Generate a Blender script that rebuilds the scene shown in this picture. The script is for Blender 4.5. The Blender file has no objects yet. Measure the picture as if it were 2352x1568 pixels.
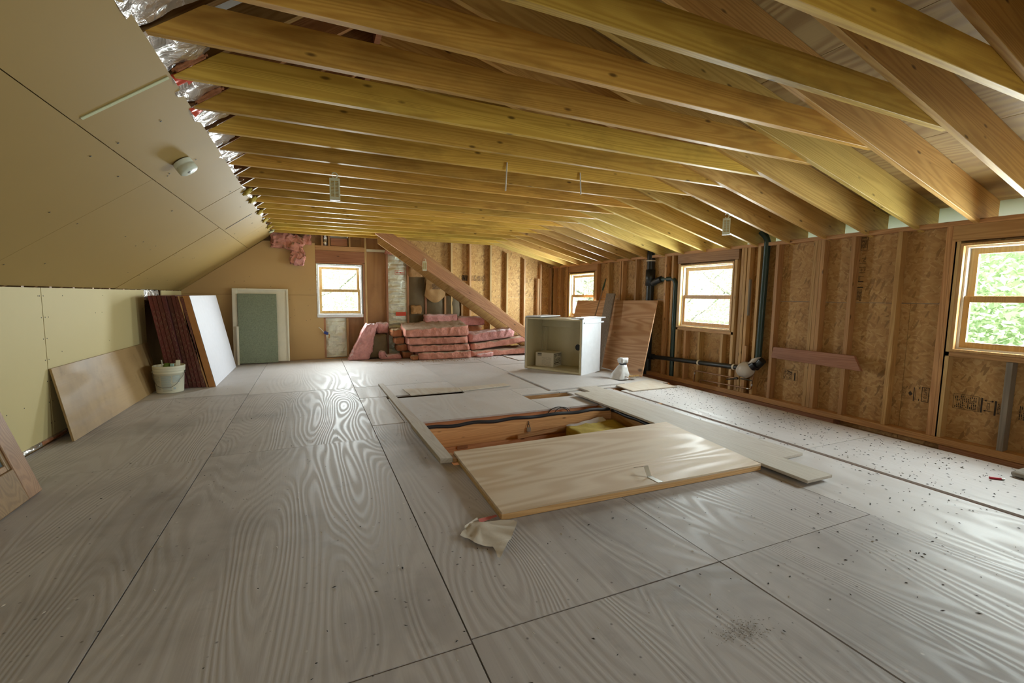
import bpy, bmesh, math, random
from mathutils import Vector, Matrix, Euler, noise
random.seed(7)
R = math.radians
S = bpy.context.scene
COL = S.collection

# ------------------------------------------------------------------ camera, world, lights, exposure
cam = bpy.data.cameras.new('camera'); cam.sensor_width = 36; cam.lens = 36 * 1035.58 / 2352
cam.clip_start = 0.02; cam.clip_end = 300
co = bpy.data.objects.new('camera', cam); COL.objects.link(co)
yaw, pitch, roll = R(23.97292), R(5.7482), R(-0.63961)
fw = Vector((math.sin(yaw) * math.cos(pitch), math.cos(yaw) * math.cos(pitch), -math.sin(pitch)))
r0 = Vector((math.cos(yaw), -math.sin(yaw), 0)); d0 = fw.cross(r0)
rt = r0 * math.cos(roll) + d0 * math.sin(roll); dn = -r0 * math.sin(roll) + d0 * math.cos(roll)
co.matrix_world = Matrix(((rt.x, -dn.x, -fw.x, 0), (rt.y, -dn.y, -fw.y, 0), (rt.z, -dn.z, -fw.z, 1.21), (0, 0, 0, 1)))
S.camera = co

w = bpy.data.worlds.new('sky'); S.world = w; w.use_nodes = True
bg = w.node_tree.nodes['Background']; bg.inputs[0].default_value = (0.93, 0.97, 1.0, 1); bg.inputs[1].default_value = 2.6

def sun(name, rot, power, ang, col):
    l = bpy.data.lights.new(name, 'SUN'); l.energy = power; l.angle = R(ang); l.color = col
    o = bpy.data.objects.new(name, l); o.rotation_euler = rot; COL.objects.link(o); return o
sun('sun', (R(48), 0, R(-58)), 13.0, 1.5, (1, 0.96, 0.88))

def daylight(name, loc, rot, sx, sy, power, col=(1, 1, 1)):
    l = bpy.data.lights.new(name, 'AREA'); l.shape = 'RECTANGLE'; l.size = sx; l.size_y = sy
    l.energy = power; l.color = col
    o = bpy.data.objects.new(name, l); o.location = loc; o.rotation_euler = rot; COL.objects.link(o)
    o.visible_camera = False
    return o
WINC = (0.90, 0.98, 1.0)
PW = 90
for yc, k in ((-1.62, 0.22), (1.52, 1.0), (4.68, 1.25), (7.82, 1.5)):
    daylight('window_daylight', (5.2, yc, 1.24), (0, R(90), 0), .84, .80, PW * k, WINC)
daylight('window_daylight', (0.51, 9.2, 1.30), (R(-90), 0, 0), .70, .80, PW * 1.15, (0.93, 0.98, 1))
daylight('window_daylight', (0.6, -2.72, 1.35), (R(90), 0, 0), 1.5, 1.0, PW * .42, (1, .98, .93))

S.view_settings.view_transform = 'Standard'; S.view_settings.look = 'None'
S.view_settings.gamma = 1; S.view_settings.use_curve_mapping = False
S.view_settings.exposure = 0.0
S.cycles.max_bounces = 10; S.cycles.diffuse_bounces = 6; S.cycles.glossy_bounces = 4
S.cycles.transparent_max_bounces = 12; S.cycles.sample_clamp_indirect = 6
S.cycles.use_denoising = True

# ------------------------------------------------------------------ node helpers
class NT:
    def __init__(s, name, rough=0.6, spec=0.4, metal=0.0):
        s.m = bpy.data.materials.new(name); s.m.use_nodes = True
        s.t = s.m.node_tree; s.b = s.t.nodes['Principled BSDF']
        s.b.inputs['Roughness'].default_value = rough
        s.b.inputs['Specular IOR Level'].default_value = spec
        s.b.inputs['Metallic'].default_value = metal
    def n(s, typ, **kw):
        x = s.t.nodes.new(typ)
        for k, v in kw.items(): setattr(x, k, v)
        return x
    def l(s, a, b): s.t.links.new(a, b)
    def coord(s, scale=(1, 1, 1), rot=(0, 0, 0), rnd=True, world=False):
        tc = s.n('ShaderNodeTexCoord'); src = tc.outputs['Object']
        if rnd:
            oi = s.n('ShaderNodeObjectInfo'); mu = s.n('ShaderNodeVectorMath', operation='SCALE')
            mu.inputs[0].default_value = (37.1, 53.7, 29.3); s.l(oi.outputs['Random'], mu.inputs['Scale'])
            ad = s.n('ShaderNodeVectorMath', operation='ADD'); s.l(src, ad.inputs[0]); s.l(mu.outputs[0], ad.inputs[1]); src = ad.outputs[0]
        r = s.n('ShaderNodeMapping'); r.inputs['Rotation'].default_value = rot; s.l(src, r.inputs[0])
        p = s.n('ShaderNodeMapping'); p.inputs['Scale'].default_value = scale; s.l(r.outputs[0], p.inputs[0])
        return p.outputs[0]
    def noise(s, vec, scale=1, detail=3, rough=.55, dist=0):
        x = s.n('ShaderNodeTexNoise'); x.inputs['Scale'].default_value = scale; x.inputs['Detail'].default_value = detail
        x.inputs['Roughness'].default_value = rough; x.inputs['Distortion'].default_value = dist
        s.l(vec, x.inputs['Vector']); return x.outputs['Fac']
    def voro(s, vec, scale=1, out='Distance', feature='F1', rand=1):
        x = s.n('ShaderNodeTexVoronoi', feature=feature); x.inputs['Scale'].default_value = scale; x.inputs['Randomness'].default_value = rand
        s.l(vec, x.inputs['Vector']); return x.outputs[out]
    def ramp(s, fac, pts):
        x = s.n('ShaderNodeValToRGB'); e = x.color_ramp.elements
        while len(e) < len(pts): e.new(0.5)
        for q, (p, c) in zip(e, pts):
            q.position = p; q.color = (c if len(c) == 4 else tuple(c) + (1,)) if not isinstance(c, (int, float)) else (c, c, c, 1)
        s.l(fac, x.inputs[0]); return x.outputs[0]
    def mix(s, f, a, b, blend='MIX'):
        x = s.n('ShaderNodeMix', data_type='RGBA', blend_type=blend)
        for inp, v in ((x.inputs[0], f), (x.inputs[6], a), (x.inputs[7], b)):
            if hasattr(v, 'links'): s.l(v, inp)
            elif isinstance(v, (int, float)): inp.default_value = v
            else: inp.default_value = tuple(v) + (1,) if len(v) == 3 else v
        return x.outputs[2]
    def math(s, op, a, b=0.0):
        x = s.n('ShaderNodeMath', operation=op)
        for inp, v in ((x.inputs[0], a), (x.inputs[1], b)):
            if hasattr(v, 'links'): s.l(v, inp)
            else: inp.default_value = v
        return x.outputs[0]
    def vary(s, col, amt=.25, hue=.02):
        oi = s.n('ShaderNodeObjectInfo'); h = s.n('ShaderNodeHueSaturation')
        v = s.math('MULTIPLY_ADD', oi.outputs['Random'], amt); v.node.inputs[2].default_value = 1 - amt / 2
        s.l(v, h.inputs['Value'])
        r2 = s.math('FRACT', s.math('MULTIPLY', oi.outputs['Random'], 17.3))
        u = s.math('MULTIPLY_ADD', r2, hue); u.node.inputs[2].default_value = .5 - hue / 2
        s.l(u, h.inputs['Hue']); s.l(col, h.inputs['Color']); return h.outputs[0]
    def color(s, c):
        if hasattr(c, 'links'): s.l(c, s.b.inputs['Base Color'])
        else: s.b.inputs['Base Color'].default_value = tuple(c) + (1,)
    def bump(s, h, strength=.2, dist=.01):
        x = s.n('ShaderNodeBump'); x.inputs['Strength'].default_value = strength; x.inputs['Distance'].default_value = dist
        s.l(h, x.inputs['Height']); s.l(x.outputs[0], s.b.inputs['Normal'])

def sc3(axis, along, across):
    return tuple(along if i == 'xyz'.index(axis) else across for i in range(3))

def lumber(name, axis, light, dark, rot=(0, 0, 0), rough=.5, spec=.45, knots=True, vary=.3, stain=0.35):
    t = NT(name, rough, spec)
    v = t.coord(sc3(axis, .35, 8), rot)
    f = t.noise(v, 1, 1, .4, .15)
    rings = t.math('SINE', t.math('MULTIPLY', f, 120.0))
    rings = t.math('MULTIPLY_ADD', rings, .5); rings.node.inputs[2].default_value = .5
    fine = t.noise(t.coord(sc3(axis, 3, 160), rot), 1, 2)
    c = t.mix(t.ramp(rings, [(.25, 0), (.95, .6)]), light, dark)
    c = t.mix(t.ramp(fine, [(.45, 0), (.8, .35)]), c, dark)
    if stain:
        st = t.noise(t.coord(sc3(axis, 1.3, 4), rot), 1, 5, .65)
        c = t.mix(t.ramp(st, [(.5, 0), (.78, stain)]), c, tuple(q * .38 for q in dark))
    if knots:
        kv = t.coord(sc3(axis, 4.5, 13), rot)
        kd = t.voro(kv, 1); kc = t.n('ShaderNodeSeparateColor'); t.l(t.voro(kv, 1, out='Color'), kc.inputs[0])
        k = t.math('MULTIPLY', t.ramp(kd, [(.0, 1), (.07, .9), (.15, 0)]), t.ramp(kc.outputs[0], [(.6, 0), (.66, 1)]))
        c = t.mix(k, c, tuple(q * .3 for q in dark))
    c = t.vary(c, vary, .025)
    t.color(c); t.bump(fine, .12, .004); return t.m

YEL, YELD = (.63, .40, .075), (.44, .24, .035)
M = {}
M['joist'] = lumber('joist_lumber', 'x', YEL, YELD, stain=.75, rough=.5, vary=.4, spec=.25)
M['rafter_r'] = lumber('rafter_lumber', 'x', (.64, .43, .13), (.45, .26, .06), rot=(0, R(-14.4), 0), vary=.25, stain=.3)
M['rafter_l'] = lumber('old_rafter_lumber', 'x', (.40, .22, .08), (.24, .11, .03), rot=(0, R(35.9), 0))
M['rafter_old'] = lumber('old_right_rafter_lumber', 'x', (.52, .28, .12), (.34, .15, .06), rot=(0, R(-33.2), 0))
M['wood_x'] = lumber('wood_x', 'x', (.56, .34, .14), (.36, .18, .06))
M['wood_y'] = lumber('wood_y', 'y', (.54, .32, .13), (.36, .18, .06))
M['wood_z'] = lumber('wood_z', 'z', (.56, .34, .14), (.38, .19, .06))
M['pale_z'] = lumber('pale_wood_z', 'z', (.62, .42, .20), (.46, .26, .10), stain=.2)
M['old_x'] = lumber('old_wood_x', 'x', (.42, .20, .09), (.26, .10, .04))
M['old_z'] = lumber('old_wood_z', 'z', (.44, .23, .10), (.28, .12, .045))
M['red_y'] = lumber('reddish_wood_y', 'y', (.36, .19, .10), (.24, .11, .05), knots=False)
M['hole_x'] = lumber('orange_wood_x', 'x', (.66, .36, .16), (.48, .22, .08), stain=.1)
M['hole_y'] = lumber('orange_wood_y', 'y', (.60, .33, .14), (.44, .20, .07), stain=.1)
M['grey_plank'] = lumber('grey_weathered_wood', 'z', (.27, .235, .19), (.16, .135, .11), knots=False, rough=.75)
M['plank_y'] = lumber('dusty_plank_wood', 'y', (.50, .46, .40), (.41, .355, .29), knots=False, rough=.7, stain=.1, vary=.08)
M['sash'] = lumber('window_wood', 'z', (.60, .38, .16), (.48, .27, .10), knots=False, rough=.4, stain=0, vary=.08)

def plywood(name, axis, light, dark, rough=.5, dirt=.5, bump=.25, freq=100, across=2.6, contrast=.6, rot=(0, 0, 0), vary=.12, knots=0, spec=.4, specks=False):
    t = NT(name, rough, spec)
    f = t.noise(t.coord(sc3(axis, .42, across), rot), 1, 1.6, .35, .2)
    rings = t.math('SINE', t.math('MULTIPLY', f, float(freq)))
    rings2 = t.math('MULTIPLY_ADD', rings, .5); rings2.node.inputs[2].default_value = .5
    rg = t.ramp(rings2, [(.15, 0), (.95, 1)])
    c = t.mix(t.math('MULTIPLY', rg, contrast), light, dark)
    fine = t.noise(t.coord(sc3(axis, 2, 110), rot), 1, 2)
    c = t.mix(t.ramp(fine, [(.5, 0), (.85, .4)]), c, dark)
    if dirt:
        d = t.noise(t.coord((.9, .9, .9)), 1, 5, .62)
        c = t.mix(t.ramp(d, [(.48, 0), (.72, dirt)]), c, tuple(q * .42 for q in dark))
        d2 = t.noise(t.coord((5, 5, 5)), 1, 4, .7)
        c = t.mix(t.ramp(d2, [(.6, 0), (.8, dirt * .8)]), c, tuple(q * .5 for q in dark))
    if specks:
        sp = t.voro(t.coord((13, 13, 13)), 1)
        c = t.mix(t.ramp(sp, [(.03, .75), (.09, 0)]), c, (.10, .085, .075))
        sp = t.voro(t.coord((8, 8, 8)), 1)
        c = t.mix(t.ramp(sp, [(.035, .5), (.06, 0)]), c, (.7, .68, .64))
    if knots:
        kd = t.voro(t.coord(sc3(axis, 1.6, 3.4), rot), 1)
        c = t.mix(t.ramp(kd, [(0, 1), (.06, .8), (.1, 0)]), c, (.12, .06, .03))
    c = t.vary(c, vary, .008)
    t.color(c); t.bump(t.math('ADD', rg, t.math('MULTIPLY', fine, .5)), bump, .0022)
    rr = t.ramp(rg, [(0, rough + .10), (1, rough - .05)]); t.l(rr, t.b.inputs['Roughness'])
    return t.m
M['floor'] = plywood('floor_plywood', 'y', (.51, .485, .475), (.385, .352, .345), rough=.54, bump=.26, dirt=.55, specks=True, contrast=.46, freq=190, spec=.3)
M['floor_far'] = plywood('pale_floor_plywood', 'y', (.55, .525, .515), (.46, .43, .41), rough=.55, bump=.2, dirt=.2, specks=True, contrast=.4)
M['lid'] = plywood('new_plywood', 'x', (.70, .58, .44), (.56, .41, .27), rough=.55, dirt=.08, freq=75, contrast=.8, bump=.1)
M['lid_edge'] = lumber('lid_edge_wood', 'x', (.58, .38, .17), (.42, .24, .08), stain=.1)
M['roof'] = plywood('roof_plywood', 'y', (.38, .255, .10), (.25, .14, .045), rough=.6, freq=90, across=3, contrast=.75, dirt=.2)
M['roof_dark'] = plywood('old_roof_boards', 'y', (.22, .12, .06), (.14, .07, .035), rough=.7)
M['wall_ply'] = plywood('old_wall_plywood', 'z', (.40, .22, .09), (.28, .13, .045), freq=60, knots=1, contrast=.4)
M['lean_ply'] = plywood('fir_plywood', 'y', (.60, .37, .22), (.42, .21, .10), freq=80, across=4, contrast=.8, dirt=.15, knots=1)
M['left_ply'] = plywood('luan_board', 'y', (.40, .26, .12), (.30, .18, .075), freq=35, contrast=.4, dirt=.75)
M['osb_loose'] = plywood('dusty_osb', 'y', (.58, .52, .44), (.48, .39, .30), dirt=.15, specks=True)

def osb(name, vx, mode, tint=1.0):
    t = NT(name, .55, .35)
    cols = [(0, (.30 * tint, .145 * tint, .05)), (.3, (.46 * tint, .255 * tint, .095)), (.65, (.55 * tint, .335 * tint, .135)), (1, (.66 * tint, .45 * tint, .21))]
    lay = []
    for i, a in enumerate((12, -38, 70)):
        rot = (R(a), 0, 0) if mode == 'yz' else (0, R(a), 0)
        sc = (1, 15, 52) if mode == 'yz' else (15, 1, 52)
        x = t.voro(t.coord(sc, rot), 1, out='Color')
        sp = t.n('ShaderNodeSeparateColor'); t.l(x, sp.inputs[0]); lay.append(sp)
    c = t.ramp(lay[0].outputs[0], cols); c1 = t.ramp(lay[1].outputs[0], cols); c2 = t.ramp(lay[2].outputs[0], cols)
    c = t.mix(t.ramp(lay[0].outputs[1], [(.45, 0), (.5, 1)]), c, c1)
    c = t.mix(t.ramp(lay[1].outputs[2], [(.6, 0), (.65, 1)]), c, c2)
    ch = t.ramp(lay[2].outputs[1], [(.93, 0), (.95, .8)])
    c = t.mix(ch, c, (.10, .045, .015))
    c = t.mix(.45, c, (.50 * tint, .30 * tint, .11))
    n = t.noise(t.coord((2, 2, 2)), 1, 3); c = t.mix(t.ramp(n, [(.4, 0), (.7, .25)]), c, (.30, .15, .05))
    t.color(c); t.bump(lay[0].outputs[0], .15, .003); return t.m
M['osb'] = osb('osb_right', 1, 'yz'); M['osb_far'] = osb('osb_far', 1, 'xz', 1.1)

def plain(name, col, rough=.6, spec=.4, metal=0, nz=.12, nsc=6, bump=0, dark=.6):
    t = NT(name, rough, spec, metal)
    n = t.noise(t.coord((nsc,) * 3), 1, 4, .6)
    c = t.mix(t.ramp(n, [(.35, 0), (.75, nz * 2)]), col, tuple(q * dark for q in col)); t.color(c)
    if bump: t.bump(n, bump, .01)
    return t.m
M['drywall'] = plain('drywall_tan_paper', (.35, .23, .072), .62, .3, nsc=1.6, nz=.08, dark=.8)
M['drywall_lit'] = plain('drywall_lit_paper', (.56, .47, .235), .6, .3, nsc=1.6, nz=.08, dark=.85)  # slope paper lightened for the knee wall: direct window light put into the colour
M['drywall_far'] = plain('drywall_ochre_paper', (.52, .345, .15), .6, .3, nsc=1.5, nz=.08, dark=.8)
M['paper_edge'] = plain('joint_tape', (.55, .57, .36), .8)
M['screw'] = plain('screw_head', (.05, .045, .04), .5)
M['white'] = plain('white_paint', (.80, .80, .76), .45)
M['white_frame'] = plain('cream_paint', (.74, .70, .55), .5)
M['vinyl'] = plain('white_vinyl', (.82, .84, .86), .35)
M['soffit'] = plain('white_soffit', (.78, .80, .78), .6)
def translucent(m, c, f):
    t = m.node_tree; tr = t.nodes.new('ShaderNodeBsdfTranslucent'); tr.inputs[0].default_value = c + (1,)
    mx = t.nodes.new('ShaderNodeMixShader'); mx.inputs[0].default_value = f
    t.links.new(t.nodes['Principled BSDF'].outputs[0], mx.inputs[1]); t.links.new(tr.outputs[0], mx.inputs[2]); t.links.new(mx.outputs[0], t.nodes['Material Output'].inputs[0])
translucent(M['soffit'], (.92, .90, .90), .6)
M['pvc'] = plain('black_abs_pipe', (.018, .022, .024), .35, .5)
M['green_pvc'] = plain('dark_green_pipe', (.02, .05, .045), .35, .5)
M['copper'] = plain('tarnished_copper', (.30, .17, .10), .4, .5, .8)
M['solder'] = plain('solder_joint', (.6, .58, .55), .35, .5, .8)
M['steel'] = plain('zinc_steel', (.72, .78, .82), .28, .5, .9)
M['dark_steel'] = plain('dark_steel', (.12, .11, .10), .4, .5, .7)
M['rubber'] = plain('black_rubber', (.022, .022, .028), .5)
M['cable'] = plain('black_cable', (.02, .018, .016), .5)
M['strap'] = plain('white_strap', (.75, .72, .62), .5)
M['plastic_bag'] = plain('white_plastic_bag', (.66, .66, .66), .3, .5, nsc=9, bump=.5)
M['beige_bag'] = plain('greyish_bag', (.55, .52, .47), .35, .5, nsc=9, bump=.5)
M['tape'] = plain('black_tape', (.015, .015, .02), .35)
M['tub'] = plain('tan_fibreglass', (.58, .52, .34), .32, .5, nsc=3, nz=.15)
M['tub_out'] = plain('white_fibreglass', (.72, .74, .78), .45, nsc=12, nz=.1, bump=.15)
M['drain'] = plain('black_drain', (.012, .013, .016), .3)
M['box'] = plain('white_carton', (.66, .62, .52), .7, nz=.05)
M['box_side'] = plain('carton_print', (.12, .11, .09), .6)
M['box_ink'] = plain('grey_print', (.40, .38, .33), .7)
M['ink'] = plain('black_stamp_ink', (.045, .032, .022), .8)
M['ink_faint'] = plain('faded_stamp_ink', (.16, .09, .045), .8)
M['bucket'] = plain('white_bucket_plastic', (.70, .69, .55), .4, nz=.08)
M['label_blue'] = plain('bucket_label_text', (.42, .50, .50), .6)
M['label_dark'] = plain('bucket_label_rule', (.33, .36, .30), .6)
M['green_thing'] = plain('green_plastic', (.12, .20, .03), .4)
M['teal'] = plain('pale_teal_plastic', (.35, .58, .55), .4)
M['foam_white'] = plain('white_foam_face', (.72, .73, .80), .6, nsc=14, nz=.06)
M['foam_edge'] = plain('tan_foam_edge', (.42, .19, .06), .8, nsc=10, nz=.2)
M['green_board'] = plain('green_board', (.23, .265, .175), .7, nsc=60, nz=.35, dark=.45)
M['rag'] = plain('canvas_rag', (.64, .58, .49), .9, .1, nsc=7, nz=.12, bump=.3)
M['rag_red'] = plain('red_rag_underside', (.55, .17, .14), .9, .1)
M['red'] = plain('red_plastic', (.45, .02, .04), .35)
M['block'] = plain('grey_block', (.30, .27, .23), .9, nsc=30, nz=.3)
M['debris'] = plain('dark_debris', (.03, .026, .022), .7)
M['debris_light'] = plain('pale_debris', (.55, .50, .42), .8)
M['kraft'] = plain('brown_kraft', (.17, .125, .065), .65, .3, nsc=5, nz=.25, bump=.6)
M['kraft_tan'] = plain('tan_kraft', (.48, .28, .11), .7, nsc=8, nz=.2, bump=.6)
M['detector'] = plain('detector_plastic', (.66, .70, .60), .4)
M['strip_yellow'] = plain('pest_strip_resin', (.62, .42, .10), .5)
M['strip_case'] = plain('pest_strip_case', (.72, .74, .55), .5)
M['void'] = plain('dark_void', (.012, .010, .008), .9)
M['ground'] = plain('lawn', (.16, .21, .10), .9, nsc=2, nz=.3)
M['bark'] = plain('bark', (.34, .32, .29), .9, nsc=8, nz=.3)
M['subfloor'] = plain('subfloor', (.20, .12, .06), .8)
M['siding'] = plain('siding', (.5, .5, .48), .7)
M['door_wood'] = lumber('door_wood', 'z', (.30, .175, .075), (.19, .10, .04), stain=.4)
M['pole_wood'] = plain('broom_handle_wood', (.30, .20, .12), .5)
M['green_grip'] = plain('dark_green_grip', (.05, .09, .06), .5)
M['dust_yellow'] = plain('yellow_fibre_batt', (.48, .36, .06), .8, nsc=14, nz=.25, bump=.5)
M['poly'] = plain('clear_poly_sheet', (.66, .62, .62), .2, .6, nsc=10, bump=.5)

def fibre(name, col, dust, dustamt=.8):
    t = NT(name, .95, .05)
    n = t.noise(t.coord((26, 26, 26)), 1, 5, .7); big = t.noise(t.coord((5, 5, 5)), 1, 4, .6)
    c = t.mix(t.ramp(n, [(.3, 0), (.75, .55)]), col, tuple(q * .45 for q in col))
    c = t.mix(t.ramp(big, [(.42, 0), (.7, .6)]), c, tuple(min(1, q * 1.25 + .05) for q in col))
    g = t.n('ShaderNodeNewGeometry'); sp = t.n('ShaderNodeSeparateXYZ'); t.l(g.outputs['Normal'], sp.inputs[0])
    up = t.ramp(t.math('MULTIPLY', sp.outputs[2], t.math('ADD', big, .45)), [(.35, 0), (.62, dustamt)])
    c = t.mix(up, c, dust); t.color(c); t.bump(n, .8, .02); return t.m
M['pink'] = fibre('pink_fibreglass', (.68, .31, .24), (.36, .31, .23))
M['pink_light'] = fibre('pale_pink_fibreglass', (.72, .36, .34), (.66, .56, .58), .75)
M['orange_batt'] = fibre('brownish_batt', (.46, .19, .09), (.36, .30, .20))
M['tan_fibre'] = fibre('tan_fibreglass', (.52, .30, .13), (.5, .33, .18), .4)

def foil(name, col=(.78, .78, .76), sc=6, rough=.27, metal=.88):
    t = NT(name, rough, .5, metal)
    v = t.coord((sc, sc, sc)); a = t.noise(v, 1, 4, .6, 1.2); b = t.voro(t.coord((sc * 1.6,) * 3), 1, feature='F1')
    t.color(t.mix(t.ramp(a, [(.3, 0), (.8, .5)]), col, (.56, .5, .46)))
    t.bump(t.math('ADD', a, t.math('MULTIPLY', b, .6)), .75, .05); return t.m
M['foil'] = foil('foil_facing', (.92, .91, .90), 7, .3); M['foil_wall'] = foil('green_tinted_foil', (.80, .83, .68), 5, .5, .35)
M['red_ink'] = plain('red_print_on_foil', (.60, .07, .03), .3, .5, .3)

def glass():
    m = bpy.data.materials.new('window_glass'); m.use_nodes = True; t = m.node_tree
    t.nodes.remove(t.nodes['Principled BSDF']); o = t.nodes['Material Output']
    a = t.nodes.new('ShaderNodeBsdfTransparent'); a.inputs[0].default_value = (.96, .98, .97, 1)
    g = t.nodes.new('ShaderNodeBsdfGlossy'); g.inputs['Roughness'].default_value = .03
    x = t.nodes.new('ShaderNodeMixShader'); x.inputs[0].default_value = .012
    t.links.new(a.outputs[0], x.inputs[1]); t.links.new(g.outputs[0], x.inputs[2]); t.links.new(x.outputs[0], o.inputs[0]); return m
M['glass'] = glass()
def leafmat(name, c1, c2):
    t = NT(name, .5, .3); n = t.noise(t.coord((3, 3, 3), rnd=False), 1, 3)
    t.color(t.mix(t.ramp(n, [(.35, 0), (.65, 1)]), c1, c2))
    tr = t.n('ShaderNodeBsdfTranslucent'); tr.inputs[0].default_value = (c1[0], c1[1], c1[2], 1)
    mx = t.n('ShaderNodeMixShader'); mx.inputs[0].default_value = .5
    t.l(t.b.outputs[0], mx.inputs[1]); t.l(tr.outputs[0], mx.inputs[2])
    t.l(mx.outputs[0], t.t.nodes['Material Output'].inputs[0]); return t.m
M['leaf'] = leafmat('leaves', (.70, .79, .55), (.60, .75, .62)); M['leaf_red'] = leafmat('red_leaves', (.6, .35, .25), (.45, .5, .25))

# ------------------------------------------------------------------ mesh helpers
class MB:
    def __init__(s): s.v = []; s.f = []; s.sm = []
    def add(s, vs, fs, smooth=False):
        o = len(s.v); s.v += [tuple(q) for q in vs]; s.f += [tuple(o + i for i in f) for f in fs]; s.sm += [smooth] * len(fs); return s
    def hexa(s, p): return s.add(p, [(0, 3, 2, 1), (4, 5, 6, 7), (0, 1, 5, 4), (1, 2, 6, 5), (2, 3, 7, 6), (3, 0, 4, 7)])
    def box(s, x0, x1, y0, y1, z0, z1):
        return s.hexa([(x0, y0, z0), (x1, y0, z0), (x1, y1, z0), (x0, y1, z0), (x0, y0, z1), (x1, y0, z1), (x1, y1, z1), (x0, y1, z1)])
    def obox(s, o, a, b, c):
        o, a, b, c = map(Vector, (o, a, b, c))
        return s.hexa([o, o + a, o + a + b, o + b, o + c, o + a + c, o + a + b + c, o + b + c])
    def prism(s, poly, fn, t0, t1):
        n = len(poly); vs = [fn(p, t0) for p in poly] + [fn(p, t1) for p in poly]
        fs = [tuple(range(n - 1, -1, -1)), tuple(range(n, 2 * n))] + [(i, (i + 1) % n, n + (i + 1) % n, n + i) for i in range(n)]
        return s.add(vs, fs)
    def xz(s, poly, y0, y1): return s.prism(poly, lambda p, t: (p[0], t, p[1]), y0, y1)
    def tube(s, pts, r, seg=10, cap=True, radii=None):
        pts = [Vector(p) for p in pts]; n = len(pts); vs = []; up = None
        for i, p in enumerate(pts):
            d = (pts[min(i + 1, n - 1)] - pts[max(i - 1, 0)]).normalized()
            if up is None: up = Vector((0, 0, 1)) if abs(d.z) < .9 else Vector((1, 0, 0))
            a = d.cross(up).normalized(); b = a.cross(d); up = b
            rr = radii[i] if radii else r
            for k in range(seg):
                t = 2 * math.pi * k / seg; vs.append(p + (a * math.cos(t) + b * math.sin(t)) * rr)
        fs = [(i * seg + k, i * seg + (k + 1) % seg, (i + 1) * seg + (k + 1) % seg, (i + 1) * seg + k) for i in range(n - 1) for k in range(seg)]
        s.add(vs, fs, True)
        if cap: s.add(vs[:seg], [tuple(range(seg))]); s.add(vs[-seg:], [tuple(range(seg - 1, -1, -1))])
        return s
    def lathe(s, prof, c=(0, 0, 0), seg=28, mat=None):
        vs = []
        for r, z in prof:
            for k in range(seg):
                t = 2 * math.pi * k / seg; q = Vector((r * math.cos(t), r * math.sin(t), z))
                if mat: q = mat @ q
                vs.append(q + Vector(c))
        n = len(prof)
        fs = [(i * seg + k, i * seg + (k + 1) % seg, (i + 1) * seg + (k + 1) % seg, (i + 1) * seg + k) for i in range(n - 1) for k in range(seg)]
        return s.add(vs, fs, True)
    def grid(s, fn, nu, nv, smooth=True, thick=0):
        vs = [Vector(fn(i / nu, j / nv)) for i in range(nu + 1) for j in range(nv + 1)]
        q = lambda i, j: i * (nv + 1) + j
        s.add(vs, [(q(i, j), q(i + 1, j), q(i + 1, j + 1), q(i, j + 1)) for i in range(nu) for j in range(nv)], smooth); return s
    def lump(s, x0, x1, y0, y1, z0, z1, n=(10, 6, 4), amp=.02, fr=7, fn=None, seed=0, jit=.3):
        nx, ny, nz = n; idx = {}; vs = []; fs = []
        def V(i, j, k):
            if (i, j, k) not in idx:
                p = Vector((x0 + (x1 - x0) * i / nx, y0 + (y1 - y0) * j / ny, z0 + (z1 - z0) * k / nz))
                d = noise.noise_vector(p * fr + Vector((seed * 3.3, seed, 0))) + noise.noise_vector(p * fr * 3 + Vector((0, seed, 5))) * jit
                if k == 0: d.z = abs(d.z) * .3
                cx, cy, cz = (2 * i / nx - 1), (2 * j / ny - 1), (2 * k / nz - 1)
                rr = (abs(cx) ** 8 + abs(cy) ** 8 + abs(cz) ** 8)
                p = p + d * amp
                if rr > 1.6: p -= Vector((cx * .012, cy * .012, cz * .008))
                if fn: p = Vector(fn(p))
                idx[(i, j, k)] = len(vs); vs.append(p)
            return idx[(i, j, k)]
        for i in range(nx):
            for j in range(ny):
                fs.append((V(i, j, 0), V(i, j + 1, 0), V(i + 1, j + 1, 0), V(i + 1, j, 0))); fs.append((V(i, j, nz), V(i + 1, j, nz), V(i + 1, j + 1, nz), V(i, j + 1, nz)))
        for i in range(nx):
            for k in range(nz):
                fs.append((V(i, 0, k), V(i + 1, 0, k), V(i + 1, 0, k + 1), V(i, 0, k + 1))); fs.append((V(i, ny, k), V(i, ny, k + 1), V(i + 1, ny, k + 1), V(i + 1, ny, k)))
        for j in range(ny):
            for k in range(nz):
                fs.append((V(0, j, k), V(0, j, k + 1), V(0, j + 1, k + 1), V(0, j + 1, k))); fs.append((V(nx, j, k), V(nx, j + 1, k), V(nx, j + 1, k + 1), V(nx, j, k + 1)))
        return s.add(vs, fs, True)
    def build(s, name, mat, parent=None, bev=0, kind=None, label=None):
        me = bpy.data.meshes.new(name); me.from_pydata(s.v, [], s.f); me.polygons.foreach_set('use_smooth', s.sm); me.update()
        me.materials.append(M[mat] if isinstance(mat, str) else mat)
        o = bpy.data.objects.new(name, me); COL.objects.link(o)
        if parent: o.parent = parent
        if bev:
            b = o.modifiers.new('bevel', 'BEVEL'); b.width = bev; b.segments = 1; b.limit_method = 'ANGLE'
        if kind: o['kind'] = kind
        if label: o['label'] = label
        return o

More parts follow.
